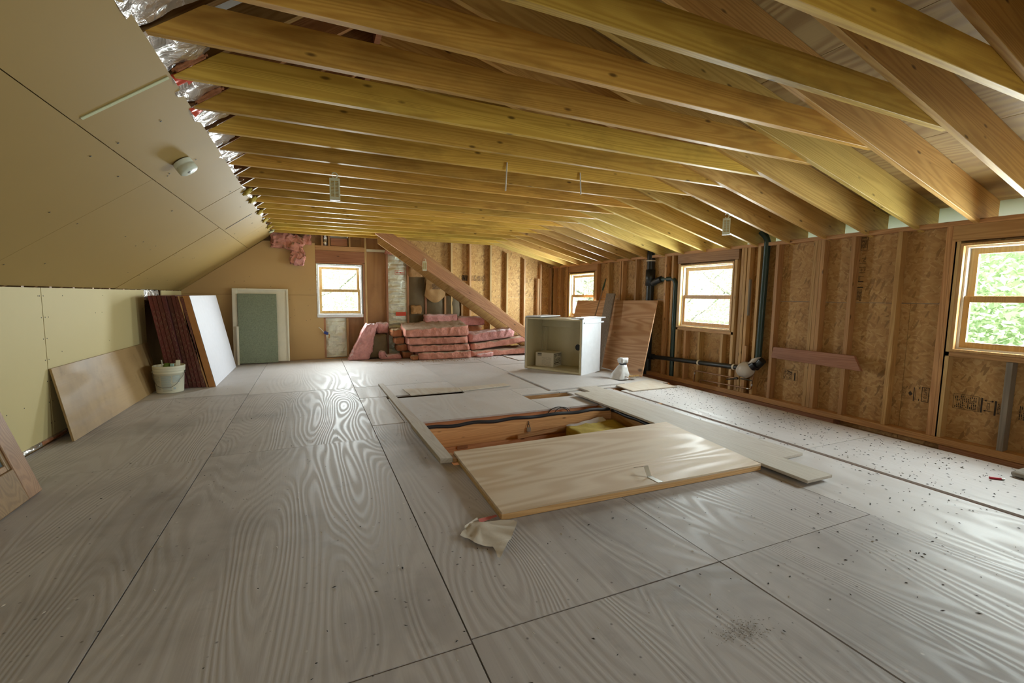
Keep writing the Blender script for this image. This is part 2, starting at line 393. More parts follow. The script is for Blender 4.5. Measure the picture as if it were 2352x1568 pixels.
def empty(name, kind=None):
    o = bpy.data.objects.new(name, None); o.empty_display_size = .1; COL.objects.link(o)
    if kind: o['kind'] = kind
    return o
def tag(o, label, cat, group=None):
    o['label'] = label; o['category'] = cat
    if group: o['group'] = group
    return o
def thing(name, label, cat, loc=(0, 0, 0), group=None):
    o = empty(name); o.location = loc; return tag(o, label, cat, group)
def put(mb, name, mat, root, **kw):
    # a part whose mesh is given in world coordinates, under a thing whose Empty stands at its base
    L = Vector(root.location); mb.v = [tuple(Vector(q) - L) for q in mb.v]
    return mb.build(name, mat, root, **kw)
B = lambda *a: MB().box(*a)

# ------------------------------------------------------------------ dimensions
XL, XR, YF, YN = -1.95, 5.0, 9.03, -2.6
ZC = 2.24; JH = .148
lz = lambda x: 2.656 + .7236 * x            # underside line of the left slope
rz = lambda x: 2.24 - .256 * (x - 3.47)     # underside line of the right (low) slope
XRG = (rz(0) - 2.656) / (.7236 + .256)
LV, RV = .25, .285                           # vertical rafter depths
JY = [1.13 + .4 * k for k in range(-9, 20)]

# ------------------------------------------------------------------ FLOOR
floor = B(-4.3, 5.5, YN - .2, 9.35, -.34, -.30).build('floor', 'subfloor'); floor['kind'] = 'structure'
G = .003
panels = []
def cols(x0, x1, ys): panels.extend((x0, x1, a, b) for a, b in zip(ys[:-1], ys[1:]))
cols(XL, -.727, [YN, -1.05, 1.39, 3.83, 6.2, YF + .06])
cols(-.727, .48, [YN, -1.05, 1.39, 3.86, 6.12, YF + .06])
cols(.48, 1.69, [YN, -1.05, 1.41]); cols(1.69, 2.865, [YN, -1.05, 1.41, 3.02])
cols(.48, .78, [4.26, 5.44])
panels += [(.78, 2.33, 4.2, 5.30), (2.33, 2.95, 4.2, 4.68), (2.33, 2.86, 4.93, 5.30)]
cols(.48, 1.72, [5.45, 6.12, YF + .06]); cols(1.72, 2.86, [5.31, 7.72, YF + .06])
cols(2.865, 3.62, [YN, -.55, 2.62]); panels += [(2.95, 3.62, 2.62, 4.9)]
cols(2.865, 4.66, [4.93, 7.3, YF + .06])
cols(3.662, 4.66, [YN, -.15, 2.28, 4.72])
for (x0, x1, y0, y1) in panels:
    dz = random.uniform(-.0015, .0015)
    B(x0 + G, x1 - G, y0 + G, y1 - G, -.018, dz).build('plywood_panel', 'floor' if y0 < 4.1 and x0 < 2.8 else 'floor_far', floor)
MB().box(.48 + G, 1.69 - G, 1.41 + G, 3.02 - G, -.018, 0).box(.48 + G, .90 - G, 3.0175, 4.24 - G, -.018, 0).build('plywood_panel', 'floor', floor)
B(3.605, 3.67, YN, 4.95, -.05, -.014).build('gap_batten', 'red_y', floor)
# ledge between the loose subfloor and the right wall, joists and the sides of the two openings
B(4.3, 5.12, YN, YF + .06, -.16, -.10).build('ledge_board', 'wood_y', floor)
for y in (2.58, 3.955, 4.235, 4.66, 4.935, 5.3, 1.39, .2, -1.0, 6.1, 7.4, 8.9):
    x0, x1 = (-1.95, 4.7)
    B(x0, x1, y, y + .038, -.28, -.0185 if y != 3.955 else -.004).build('floor_joist', 'hole_x', floor) if y in (4.235, 3.955) else \
        B(x0, x1, y, y + .038, -.28, -.0185).build('floor_joist', 'wood_x', floor)
B(.862, .9, 2.6, 4.23, -.28, -.0185).build('header_joist', 'hole_y', floor)
B(2.95, 2.988, 2.6, 4.23, -.28, -.0185).build('header_joist', 'hole_y', floor)
B(.9, 2.95, 2.62, 4.23, -.29, -.27).build('lower_ceiling_panel', 'hole_x', floor)
B(.9, 2.95, 3.93, 3.953, -.26, -.19).build('ledger_strip', 'hole_x', floor)
B(1.2, 1.3, 3.92, 3.93, -.215, -.185).build('end_block', 'old_x', floor)

# ------------------------------------------------------------------ LEFT KNEE WALL
wl = empty('wall_left', 'structure')
for y0, y1 in ((YN, -.08), (-.08, 2.36), (2.36, 4.78), (4.785, 7.19), (7.93, YF)):
    B(XL - .0125, XL, y0 + .002, y1 - .002, .045 if y1 < 7.5 else 0, 1.235).build('drywall_panel', 'drywall_lit', wl)
for k in range(-7, 23):
    y = .15 + .4 * k
    if YN < y < YF - .05 and not 7.25 < y < 7.9: B(XL - .102, XL - .013, y, y + .038, 0, 1.30).build('stud', 'old_z', wl)
B(XL - .102, XL - .013, YN, YF, -.018, .03).build('bottom_plate', 'wood_y', wl)
B(XL - .115, XL - .104, YN, 7.15, -.0, 1.3).build('dark_void_sheet', 'void', wl)  # added sheet, its near-black colour stands for the unlit space behind the wall
mb = MB()
for y in (4.755, 4.81, 2.39, 2.33, 7.1):
    for k in range(7): mb.lathe([(0, .0012), (.005, .0012), (.005, 0)], (XL, y, .15 + k * .17), 6, Matrix.Rotation(R(90), 4, 'Y'))
for k in range(16): mb.lathe([(0, .0012), (.0045, .0012), (.0045, 0)], (XL, random.uniform(2.6, 6.9), random.choice((.35, .7, 1.0, 1.17))), 6, Matrix.Rotation(R(90), 4, 'Y'))
mb.build('screw_heads', 'screw', wl, kind='stuff')
for a, b, m in ((3.72, 3.95, 'foil'), (3.95, 4.22, 'red_ink'), (4.22, 4.6, 'foil'), (4.6, 5.0, 'orange_batt'), (5.0, 5.6, 'foil')):
    MB().lump(XL - .05, XL + .012, a, b, 0.0, .05, (3, 7, 3), .012, 20, seed=a).build('foil_scrap', m, wl)
MB().lump(XL - .06, XL - .02, 7.22, 7.92, 1.10, 1.24, (3, 12, 4), .02, 12).build('foil_insulation', 'foil', wl)

# ------------------------------------------------------------------ CEILING: slopes, joists, rafters, roof
ce = empty('ceiling', 'structure')
sl = 1 / math.sqrt(1 + .7236 ** 2); ux, uz = sl, .7236 * sl          # along the slope, upwards
NX, NZ = -uz, ux                                                     # outward normal
def slope_panel(x0, x1, y0, y1, t0=.0, t1=.0125):
    mb = MB(); p = []
    for t in (t0, t1):
        for x, y in ((x0, y0), (x1, y0), (x1, y1), (x0, y1)):
            p.append((x + NX * t, y, lz(x) + NZ * t))
    return mb.hexa(p)
for x0, x1, ys in ((-1.955, -.953, [YN, -1.0, 1.43, 3.86, 6.29, 8.72, YF]), (-.953, -.577, [YN, -2.14, .30, 2.735, 5.20, 6.55, 7.75, YF])):
    for a, b in zip(ys[:-1], ys[1:]):
        slope_panel(x0 + .002, x1 - .002, a + .0035, b - .0035, random.uniform(0, .004), .0145).build('drywall_panel', 'drywall', ce)
mb = MB()
rng = random.Random(3)
for k in range(70):
    x = rng.choice((-1.75, -1.4, -1.05, -.9, -.7)) + rng.uniform(-.03, .03); y = rng.choice(JY[6:]) + rng.uniform(-.02, .02)
    mb.lathe([(0, -.0015), (.0055, -.0015), (.0055, 0)], (x, y, lz(x)), 6, Matrix.Rotation(-math.atan(.7236), 4, 'Y'))
mb.build('screw_heads', 'screw', ce, kind='stuff')
slope_panel(-.925, -.59, 2.725, 2.747, -.004, -.0005).build('joint_tape', 'paper_edge', ce)
slope_panel(-.93, -.64, 6.54, 6.556, -.003, -.0005).build('joint_gap', 'screw', ce)

def joist(y):
    zt = ZC + JH; h = .003
    pts = [(lambda z: (z - 2.656) / .7236)(ZC) - .0 , 0]
    xl0 = (ZC - 2.656) / .7236 + .004; xl1 = (zt - 2.656) / .7236 + .004
    xr0 = 3.47 - .004 + .15; xr1 = xr0
    # right end runs beside the rafter and is cut to the roof
    top = lambda x: rz(x) + RV - .012
    xe = 3.47 + (ZC + JH - 2.24 - RV + .012) / -.256
    return MB().xz([(xl0, ZC), (3.56, ZC), (3.56, min(zt, top(3.56))), (xl1, zt)], y, y + .038)
for i, y in enumerate(JY):
    o = joist(y).build('joist', 'joist', ce, bev=.002)
    yr = y - .0385
    # right rafter from ridge to tail, notched over the plate
    MB().xz([(XRG + .02, rz(XRG + .02)), (5.31, rz(5.31)), (5.31, rz(5.31) + RV), (XRG + .02, rz(XRG + .02) + RV)], yr, yr + .038).build('rafter', 'rafter_r', ce, bev=.002)
    yl = y + .0385
    MB().xz([(-3.9, lz(-3.9) + .016), (XRG - .02, lz(XRG - .02) + .016), (XRG - .02, lz(XRG - .02) + LV), (-3.9, lz(-3.9) + LV)], yl, yl + .038).build('old_rafter', 'rafter_l', ce)
B(XRG - .019, XRG + .019, YN, YF, rz(XRG) - .02, rz(XRG) + .27).build('ridge_board', 'old_x', ce)
ys = [YN - .15, -.9, 1.55, 3.99, 6.43, 8.87, YF + .12]
for j, (x0, x1) in enumerate(((XRG, 1.67), (1.67, 2.87), (2.87, 4.07), (4.07, 5.36))):
    yy = ys if j % 2 else [YN - .15, .3, 2.77, 5.21, 7.65, YF + .12]
    for a, b in zip(yy[:-1], yy[1:]):
        MB().hexa([(x, y, rz(x) + RV + t) for t in (0.001, .016) for x, y in ((x0 + .002, a + .002), (x1 - .002, a + .002), (x1 - .002, b - .002), (x0 + .002, b - .002))]).build('roof_panel', 'roof', ce)
for j in range(6):
    x0 = -4.2 + j * (XRG + 4.2) / 6; x1 = x0 + (XRG + 4.2) / 6
    MB().hexa([(x, y, lz(x) + LV + t) for t in (0.001, .016) for x, y in ((x0 + .0, YN - .15), (x1 - .001, YN - .15), (x1 - .001, YF + .12), (x0 + .0, YF + .12))]).build('old_roof_panel', 'roof_dark', ce)
MB().hexa([(x, y, rz(x) + RV + t) for t in (.018, .03) for x, y in ((XRG - .3, YN - .2), (5.5, YN - .2), (5.5, YF + .2), (XRG - .3, YF + .2))]).build('roof_covering', 'siding', ce)
MB().hexa([(x, y, lz(x) + LV + t) for t in (.018, .03) for x, y in ((-4.3, YN - .2), (XRG + .05, YN - .2), (XRG + .05, YF + .2), (-4.3, YF + .2))]).build('roof_covering', 'siding', ce)
B(5.315, 5.335, YN, YF + .1, 1.70, 2.16).build('soffit_board', 'soffit', ce)
B(5.09, 5.335, YN, YF + .1, 1.69, 1.705).build('soffit_board', 'soffit', ce)
# white insulation baffles beside the ridge on the left slope
for y0, y1, xa, xb in ((2.42, 2.635, -.40, -.18), (2.85, 2.995, -.42, -.335)):
    MB().hexa([(x, y, lz(x) + .12 + t) for t in (0, .02) for x, y in ((xa, y0), (xb, y0), (xb, y1), (xa, y1))]).build('white_baffle', 'soffit', ce)
# foil-faced batts showing in the rafter bays above the edge of the slope
def foil_bay(y0, y1, xe, seed, sag=.03, m='foil', name='foil_insulation', x0=-.60, t=-.002):
    def f(u, v):
        x = x0 + (xe - x0) * u; y = y0 + (y1 - y0) * v
        e = (xe - x) if u > .999 else 0
        n = noise.noise_vector(Vector((x * 9, y * 9, seed))) * .022 + noise.noise_vector(Vector((x * 26, y * 26, seed))) * .009
        edge = noise.noise(Vector((y * 7, seed, 0))) * .06 * u
        s = t + .02 - sag * math.sin(math.pi * v) * (.3 + .7 * u)
        return (x + edge + n.x * .3 + NX * (s + n.y), y + n.z * .15, lz(x + edge) + NZ * (s + n.y))
    return MB().grid(f, 20, 16).build(name, m, ce)
for i, (ya, yb, xe) in enumerate(((.73, 1.13, -.28), (1.17, 1.53, -.27), (1.57, 1.93, -.25), (1.97, 2.33, -.22), (2.37, 2.73, -.40), (2.77, 3.13, -.40), (3.17, 3.53, -.42), (3.57, 3.93, -.46), (3.97, 4.33, -.47))):
    foil_bay(ya + .002, yb - .002, xe, i * 1.7, sag=.035 if i != 1 else .05)
for i, y in enumerate((4.37, 4.77, 5.17, 5.57, 5.97, 6.4, 6.9, 7.4, 7.9)):
    foil_bay(y + .0, y + .33, -.565 + rng.uniform(0, .035), 20 + i, sag=.015)
for i, (y0, y1, a, b) in enumerate(((2.75, 2.83, -.58, -.47), (2.79, 2.88, -.54, -.45), (3.15, 3.24, -.59, -.5))):
    foil_bay(y0, y1, b, 40 + i, .0, 'red_ink', 'red_print', a, -.018)
for x0, x1, y0, y1, m in ((-.42, -.26, 1.93, 1.97, 'orange_batt'), (-.58, -.26, 1.90, 1.932, 'orange_batt'), (-.57, -.42, 2.70, 2.732, 'orange_batt'), (-.56, -.42, 3.10, 3.132, 'orange_batt')):
    MB().lump(x0, x1, y0, y1, 0, .03, (10, 4, 3), .010, 22, fn=lambda p: (p.x, p.y, lz(p.x) - .006 + p.z), seed=x0).build('batt_edge', m, ce)
for y in (5.35, 5.8, 6.6, 7.3, 8.0, 8.5):
    MB().lump(-.59, -.52, y, y + .1, 0, .05, (4, 5, 3), .028, 25, fn=lambda p: (p.x, p.y, lz(p.x) - .04 + p.z), seed=y).build('torn_batt', 'dust_yellow' if y != 8.5 else 'paper_edge', ce)

# ------------------------------------------------------------------ RIGHT WALL (studs, plates, OSB, windows)
wr = empty('wall_right', 'structure')
WINS = [(-2.09, -1.16), (1.06, 1.99), (4.215, 5.148), (7.36, 8.285)]   # opening y ranges
WZ0, WZ1 = .78, 1.69
OX0, OX1 = 5.088, 5.10
def wall_boxes(x0, x1, ya, yb, za, zb):
    # rectangles of a y-z panel around the window openings
    out = []; cuts = sorted({ya, yb} | {c for w_ in WINS for c in w_ if ya < c < yb})
    for a, b in zip(cuts[:-1], cuts[1:]):
        inw = any(w_[0] <= (a + b) / 2 <= w_[1] for w_ in WINS)
        if not inw: out.append((x0, x1, a, b, za, zb))
        else:
            if za < WZ0: out.append((x0, x1, a, b, za, min(zb, WZ0)))
            if zb > WZ1: out.append((x0, x1, a, b, max(za, WZ1), zb))
    return out
osbs = {}
for row, (za, zb, yy) in enumerate(((-.10, 1.181, [YN, -.1, 2.34, 4.78, 7.22, YF + .06]), (1.185, 1.868, [YN, -1.3, 1.12, 3.56, 6.0, 8.44, YF + .06]))):
    for a, b in zip(yy[:-1], yy[1:]):
        mb = MB()
        for q in wall_boxes(OX0, OX1, a + .0015, b - .0015, za, zb): mb.box(*q)
        osbs[(row, round(a, 2))] = mb.build('osb_panel', 'osb', wr)
mb = MB()
for q in wall_boxes(5.102, 5.14, YN, YF + .1, -.34, 1.865): mb.box(*q)
mb.build('siding', 'siding', wr)
B(5.0, 5.089, YN, YF, 1.842, 1.882).build('top_plate', 'wood_y', wr, bev=.002)
B(4.985, 5.089, YN, YF, -.038, .02).build('bottom_plate', 'wood_y', wr, bev=.002)
for a, b in ((2.85, YF), (YN, 1.98)):
    B(4.96, 5.08, a, b, -.10, -.040).build('lower_plate', 'red_y', wr, bev=.002)
def stud(y, z0=.02, z1=1.842, m='wood_z', x0=5.0, w=.038):
    B(x0, 5.087, y, y + w, z0, z1).build('stud', m, wr, bev=.0015)
for y in (3.615, 3.10, 3.14, 3.18, 2.803, 2.41, 2.055, 2.016, 3.85, 3.99, 5.29, 5.44, 5.80, 6.14, 6.50, 6.56, 6.90, 7.28, 8.37, 8.66, 8.95, .66, .25, -.15, -.55, -.95): stud(y)
for y in (4.172, 5.152, 1.02, 1.992, 7.318, 8.288, -2.13, -1.15): stud(y, .02, WZ1 + .02, 'pale_z')
for y in (4.04, 4.08): stud(y, .02, 1.842)
for y in (4.33, 4.72, 4.98, 1.60, 7.6, 7.95): stud(y, .02, WZ0 - .045, 'wood_z' if y != 1.60 else 'grey_plank')
for a, b in WINS:
    B(5.0, 5.087, a - .04, b + .04, WZ0 - .042, WZ0 - .002).build('sill_plate', 'wood_y', wr, bev=.002)
    B(4.998, 5.087, a - .06, b + .06, WZ1 + .022, 1.842).build('header', 'red_y' if a > 3 else 'wood_y', wr, bev=.002)
B(5.001, 5.03, 3.972, 3.999, 1.0, 1.45).build('dark_filler_strip', 'grey_plank', wr)
B(4.99, 5.03, 3.96, 3.999, .02, .62).build('dark_filler_strip', 'old_z', wr)

def font_mesh(txt, size):
    c = bpy.data.curves.new('t', 'FONT'); c.body = txt; c.size = size; c.align_x = 'CENTER'; c.align_y = 'CENTER'
    o = bpy.data.objects.new('t', c); COL.objects.link(o)
    dg = bpy.context.evaluated_depsgraph_get(); me = bpy.data.meshes.new_from_object(o.evaluated_get(dg))
    vs = [Vector(q.co) for q in me.vertices]; fs = [tuple(p.vertices) for p in me.polygons]
    bpy.data.objects.remove(o); bpy.data.curves.remove(c); bpy.data.meshes.remove(me); return vs, fs
class Stamp(MB):
    # flat print on a surface: o origin, a right, b up (unit vectors)
    def __init__(s, o, a, b): super().__init__(); s.o, s.a, s.b = Vector(o), Vector(a), Vector(b)
    def P(s, u, v): return s.o + s.a * u + s.b * v
    def bar(s, u0, u1, v0, v1): return s.add([s.P(u0, v0), s.P(u1, v0), s.P(u1, v1), s.P(u0, v1)], [(0, 1, 2, 3)])
    def frame(s, u0, u1, v0, v1, t=.004):
        return s.bar(u0, u1, v0, v0 + t).bar(u0, u1, v1 - t, v1).bar(u0, u0 + t, v0, v1).bar(u1 - t, u1, v0, v1)
    def lines(s, u0, u1, v0, v1, n, vert=False, fill=.5, words=5, seed=1):
        r = random.Random(seed)
        for i in range(n):
            c0 = (v0 + (v1 - v0) * i / n) if not vert else (u0 + (u1 - u0) * i / n); h = ((v1 - v0) if not vert else (u1 - u0)) / n * fill
            p = 0
            while p < .97:
                q = min(1, p + r.uniform(.4, 1.6) / words)
                if r.random() < .9:
                    if not vert: s.bar(u0 + (u1 - u0) * p, u0 + (u1 - u0) * (q - .02), c0, c0 + h)
                    else: s.bar(c0, c0 + h, v0 + (v1 - v0) * p, v0 + (v1 - v0) * (q - .02))
                p = q + .02
        return s
    def text(s, txt, size, u, v, rot=0):
        vs, fs = font_mesh(txt, size); c, d = math.cos(R(rot)), math.sin(R(rot))
        return s.add([s.P(u + q.x * c - q.y * d, v + q.x * d + q.y * c) for q in vs], fs)
    def poly(s, pts): return s.add([s.P(*p) for p in pts], [tuple(range(len(pts)))])
XS = OX0 - .0012
# u runs towards the camera side (-y), v up
def rstamp(y, z): return Stamp((XS, y, z), (0, -1, 0), (0, 0, 1))
low = osbs[(0, 2.34)]; lowr = osbs[(0, -.1)]
s = rstamp(2.21, .29); s.frame(.02, .075, 0, .135, .005); s.text('SEPT 0 1', .034, .047, .067, -90); s.bar(.0, .006, 0, .02).bar(.0, .006, .11, .13)
s.build('stamp', 'ink', lowr, kind='stuff')
s = rstamp(2.335, .29); s.bar(.085, .092, -.01, .12).bar(.099, .102, 0, .115).poly([(.045, .06), (.06, .035), (.08, .055), (.06, .082)]).lines(.0, .03, .02, .12, 4, True, .3, 6, 3); s.text('7', .03, .03, .11)
s.build('stamp', 'ink', lowr, kind='stuff')
s = rstamp(1.965, .285); s.frame(0, .165, 0, .13, .003).lines(.012, .155, .01, .12, 12, True, .55, 7, 5); s.build('stamp', 'ink', lowr, kind='stuff')
s = rstamp(1.80, .285); s.bar(.012, .024, 0, .125).bar(.004, .007, 0, .12).bar(.096, .108, -.005, .115).bar(.035, .088, .105, .109).bar(.035, .088, .02, .024)
s.poly([(.03, .107), (.045, .098), (.045, .116)]).poly([(.092, .107), (.077, .098), (.077, .116)]).poly([(.03, .022), (.045, .013), (.045, .031)])
s.lines(.05, .072, .03, .095, 3, True, .5, 5, 8).lines(.115, .155, .01, .1, 5, True, .6, 7, 9); s.build('stamp', 'ink', lowr, kind='stuff')
s = rstamp(1.56, .27); s.bar(.045, .052, 0, .13).lines(0, .09, .01, .13, 8, True, .55, 6, 11); s.build('stamp', 'ink', lowr, kind='stuff')
up = osbs[(1, 1.12)]
s = rstamp(2.80, 1.20)
s.frame(.0, .06, .505, .65, .004).lines(.005, .05, .53, .64, 9, False, .5, 3, 21)
s.bar(.02, .06, .425, .429).bar(.0, .06, .375, .379).text('C', .04, .045, .402).bar(-.01, .0, .395, .415)
s.bar(.0, .06, .335, .339).bar(.0, .06, .280, .285).text('0 7', .036, .036, .309)
s.bar(.0, .05, .243, .247).bar(.0, .05, .19, .20).bar(.0, .05, .13, .142).lines(.0, .045, .0, .12, 9, False, .55, 3, 23).lines(.0, .02, .2, .245, 3, True, .4, 3, 27)
s.build('stamp', 'ink', up, kind='stuff')
s = rstamp(3.535, .272); s.frame(0, .19, 0, .122, .003).lines(.02, .13, .01, .11, 8, True, .5, 8, 31).bar(.150, .165, 0, .09).poly([(.05, .115), (.13, .085), (.12, .075), (.07, .1)])
s.text('5', .03, -.11, .115, -90).text('5', .03, -.115, .06, -90).text('3', .03, -.12, .01, -90); s.build('stamp', 'ink', low, kind='stuff')
s = rstamp(4.30, .30); s.frame(0, .16, 0, .13, .003).lines(.01, .15, .01, .12, 9, True, .5, 6, 41); s.build('stamp', 'ink_faint', osbs[(0, 2.34)], kind='stuff')

# double-hung windows; local frame: u along the wall, v up, w outwards
def window(n, org, u, wv, W, Hh, frame_m, sash_m, sill_white=False):
    root = empty('window_%d' % n, 'structure'); root.location = org
    u, wv = Vector(u), Vector(wv); O = Vector(org)
    def bx(u0, u1, v0, v1, w0, w1):
        return MB().obox(O + u * u0 + wv * w0 + Vector((0, 0, v0)), u * (u1 - u0), Vector((0, 0, v1 - v0)), wv * (w1 - w0))
    def ring(name, m, u0, u1, v0, v1, t, w0, w1, parent, tb=None):
        tb = tb or t; mb = MB()
        for q in ((u0, u0 + t, v0, v1), (u1 - t, u1, v0, v1), (u0 + t, u1 - t, v0, v0 + tb), (u0 + t, u1 - t, v1 - t, v1)):
            b = bx(*q, w0, w1); mb.add(b.v, b.f)
        L = O if parent is root else O
        mb.v = [tuple(Vector(q) - O) for q in mb.v]
        return mb.build(name, m, parent, bev=.0015)
    ring('window_frame', frame_m, .0, W, .0, Hh, .022, -.008, .13, root)
    ring('side_track', 'vinyl', .022, W - .022, .022, Hh - .022, .016, .035, .12, root)
    mid = Hh * .495
    lo = ring('lower_sash', sash_m, .026, W - .026, .024, mid + .022, .052, .045, .072, root, .062)
    hi = ring('upper_sash', sash_m, .040, W - .040, mid - .018, Hh - .04, .050, .078, .105, root, .042)
    for par, (a, b, c, d, e) in ((lo, (.076, W - .076, .084, mid - .028, .058)), (hi, (.088, W - .088, mid + .022, Hh - .088, .091))):
        q = bx(a, b, c, d, e, e + .004); q.v = [tuple(Vector(p) - O) for p in q.v]; q.build('pane', 'glass', par)
    q = bx(W / 2 - .03, W / 2 + .03, mid + .022, mid + .036, .05, .075); q.v = [tuple(Vector(p) - O) for p in q.v]; q.build('sash_lock', 'steel', root)
    if sill_white:
        q = bx(-.01, W + .01, -.035, .022, -.02, .06); q.v = [tuple(Vector(p) - O) for p in q.v]; q.build('sill', 'vinyl', root, bev=.002)
    return root
for n, (a, b) in zip((4, 1, 2, 3), WINS):
    window(n, (5.0, b, WZ0), (0, -1, 0), (1, 0, 0), b - a, WZ1 - WZ0, 'sash', 'sash')
window(5, (.105, YF, .815), (1, 0, 0), (0, 1, 0), .785, .935, 'vinyl', 'sash', True)

# ------------------------------------------------------------------ FAR WALL
wf = empty('wall_far', 'structure')
rl = lambda x: min(lz(x) + LV, rz(x) + RV) - .002
FY0, FY1 = YF + .089, YF + .10
def far_panel(x0, x1, z0, z1=None, name='sheathing_panel', m='wall_ply', y0=FY0, y1=FY1):
    poly = [(x0, z0), (x1, z0)]
    if z1 is None:
        poly.append((x1, rl(x1)))
        if x0 < XRG < x1: poly.append((XRG, rl(XRG)))
        poly.append((x0, rl(x0)))
    else: poly += [(x1, z1), (x0, z1)]
    return MB().xz(poly, y0, y1).build(name, m, wf)
far_panel(-4.2, .10, -.3, None); far_panel(.10, .90, -.3, .80); far_panel(.10, .90, 1.76, 2.235)
far_panel(.10, .355, 2.235, 2.45); far_panel(.655, .90, 2.235, 2.45); far_panel(.10, .90, 2.45, None)
far_panel(.90, 1.75, -.3, None); far_panel(1.75, 3.0, -.3, 1.18, m='osb_far'); far_panel(1.75, 3.0, 1.182, None, m='osb_far')
far_panel(3.0, 5.1, -.3, 1.18, m='osb_far', name='osb_panel'); far_panel(3.0, 5.36, 1.182, None, m='osb_far', name='osb_panel')
for a, b, c, d in ((-4.2, .10, -.34, None), (.10, .90, -.34, .80), (.10, .90, 1.76, 2.26), (.10, .36, 2.26, 2.40), (.66, .9, 2.26, 2.40), (.10, .90, 2.40, None), (.90, 5.36, -.34, None)):
    far_panel(a, b, c, d, 'siding', 'siding', FY1 + .002, FY1 + .03)
# drywall on the left part: upper and lower sheets
far = MB().xz([(XL, 0.02), (.20, 0.02), (.20, .775), (.088, .775), (.088, 1.186), (XL, 1.186)], YF - .0125, YF).build('drywall_panel', 'drywall_far', wf)
MB().xz([(XL, 1.19), (.088, 1.19), (.088, 2.12), (-.73, 2.12), (XL, lz(XL) - .003)], YF - .0125, YF).build('drywall_panel', 'drywall_far', wf)
mb = MB()
for k in range(26):
    x = random.uniform(-1.2, .05); mb.lathe([(0, .0012), (.005, .0012), (.005, 0)], (x, YF - .0125, random.uniform(.1, 1.9) if x > -.6 else random.uniform(.9, 1.5)), 6, Matrix.Rotation(R(90), 4, 'X'))
mb.build('screw_heads', 'screw', wf, kind='stuff')
def fstud(x, z0, z1, m='old_z', name='stud', w=.038): B(x, x + w, YF, FY0 - .001, z0, z1).build(name, m, wf, bev=.0015)
B(-1.9, 4.99, YF, FY0 - .001, -.018, .022).build('bottom_plate', 'wood_x', wf)
for x in (.063, ): fstud(x, .022, 1.80)
for x in (.905, ): fstud(x, .022, 1.79)
fstud(.946, .022, rl(.946) - .2, 'pale_z', w=.034)
for x in (1.335, 1.735): fstud(x, .022, rl(x) - .25)
for x in (2.09, 2.49, 2.85): fstud(x, .022, 1.2)
for x in (2.63, 3.03, 3.49, 3.87, 4.29, 4.69, 4.95): fstud(x, .022, rz(x) - .01 + (.2 if x < 3.5 else 0), 'pale_z')
B(4.62, 4.665, YF - .02, YF + .03, .75, 1.60).build('nailed_block', 'wood_z', wf)
fstud(.195, .022, .76, 'old_z'); fstud(.593, .022, .76)
B(.10, .90, YF, FY0 - .001, .765, .795).build('rough_sill', 'old_x', wf, bev=.002)
B(.088, .945, YF - .001, FY0 - .001, 1.80, 2.0).build('header', 'old_x', wf, bev=.002)
B(.088, .905, YF, FY0 - .001, 1.765, 1.798).build('head_plate', 'old_x', wf, bev=.002)
B(.088, .945, YF, FY0 - .001, 2.003, 2.087).build('header_plate', 'wood_x', wf, bev=.002)
for x in (-.0, .195, .314, .668): fstud(x, 2.088, rl(x) - .26, 'old_z', w=.034)
B(.985, 1.335, YF + .02, YF + .05, 2.02, 2.066).build('white_batten', 'white_frame', wf)
B(.36, .65, FY0 - .05, FY0 - .001, 2.10, 2.235).build('vent_lower_board', 'old_x', wf)
for z in (2.24, 2.29, 2.34, 2.39):
    MB().obox((.357, FY0 - .005, z), (.296, 0, 0), (0, .03, -.03), (0, .004, .004)).build('vent_louver', 'white', wf)
# foil batt, kraft batts
def batt_face(name, m, x0, x1, z0, z1, y, amp, fx, fz, seed, nu=14, nv=40, belly=.03):
    def f(u, v):
        x = x0 + (x1 - x0) * u; z = z0 + (z1 - z0) * v
        n = noise.noise(Vector((x * fx, z * fz, seed))) + .5 * noise.noise(Vector((x * fx * 2.2, z * fz * 2.1, seed + 7)))
        return (x, y - belly * math.sin(math.pi * u) - amp * n * math.sin(math.pi * min(1, max(0, u))) ** .5, z)
    return MB().grid(f, nu, nv).build(name, m, wf)
batt_face('foil_batt', 'foil_wall', 1.374, 1.734, .03, 2.06, YF + .045, .034, 3.2, 22, 1.3, 18, 150)
batt_face('foil_batt', 'foil_wall', .234, .592, .03, .765, YF + .05, .02, 3, 26, 5.1, 14, 60)
s = Stamp((1.50, YF - .03, 1.60), (1, 0, 0), (0, 0, 1)); s.frame(0, .185, 0, .08, .006).lines(.02, .165, .025, .055, 1, False, .9, 9, 3); s.build('red_stamp', 'red_ink', wf, kind='stuff')
s = Stamp((1.505, YF - .03, .80), (1, 0, 0), (0, 0, 1)); s.bar(0, .20, 0, .075); s.build('red_stamp', 'red_ink', wf, kind='stuff')
batt_face('kraft_batt', 'kraft', 1.773, 2.09, .03, 1.56, YF + .03, .012, 5, 5, 2.2)
batt_face('kraft_batt', 'kraft', 2.128, 2.49, .03, 1.5, YF + .03, .015, 5, 5, 3.2)
batt_face('kraft_batt', 'kraft', 2.528, 2.85, .03, 1.2, YF + .03, .012, 5, 5, 4.2)
batt_face('kraft_batt', 'kraft', .98, 1.335, .03, .50, YF + .05, .012, 5, 5, 6.2)
MB().lump(1.775, 2.09, YF - .02, YF + .07, 1.56, 1.87, (9, 4, 9), .03, 9).build('exposed_batt', 'tan_fibre', wf)
def flap(u, v):
    x = 2.12 + .37 * u; z = 1.62 - (.42 + .14 * math.sin(math.pi * u)) * v
    return (x - .05 * v + .06 * v * u, YF - .03 - .05 * math.sin(v * 3) + .02 * noise.noise(Vector((x * 8, z * 8, 1))), z)
MB().grid(flap, 12, 12).build('torn_kraft_flap', 'kraft_tan', wf)
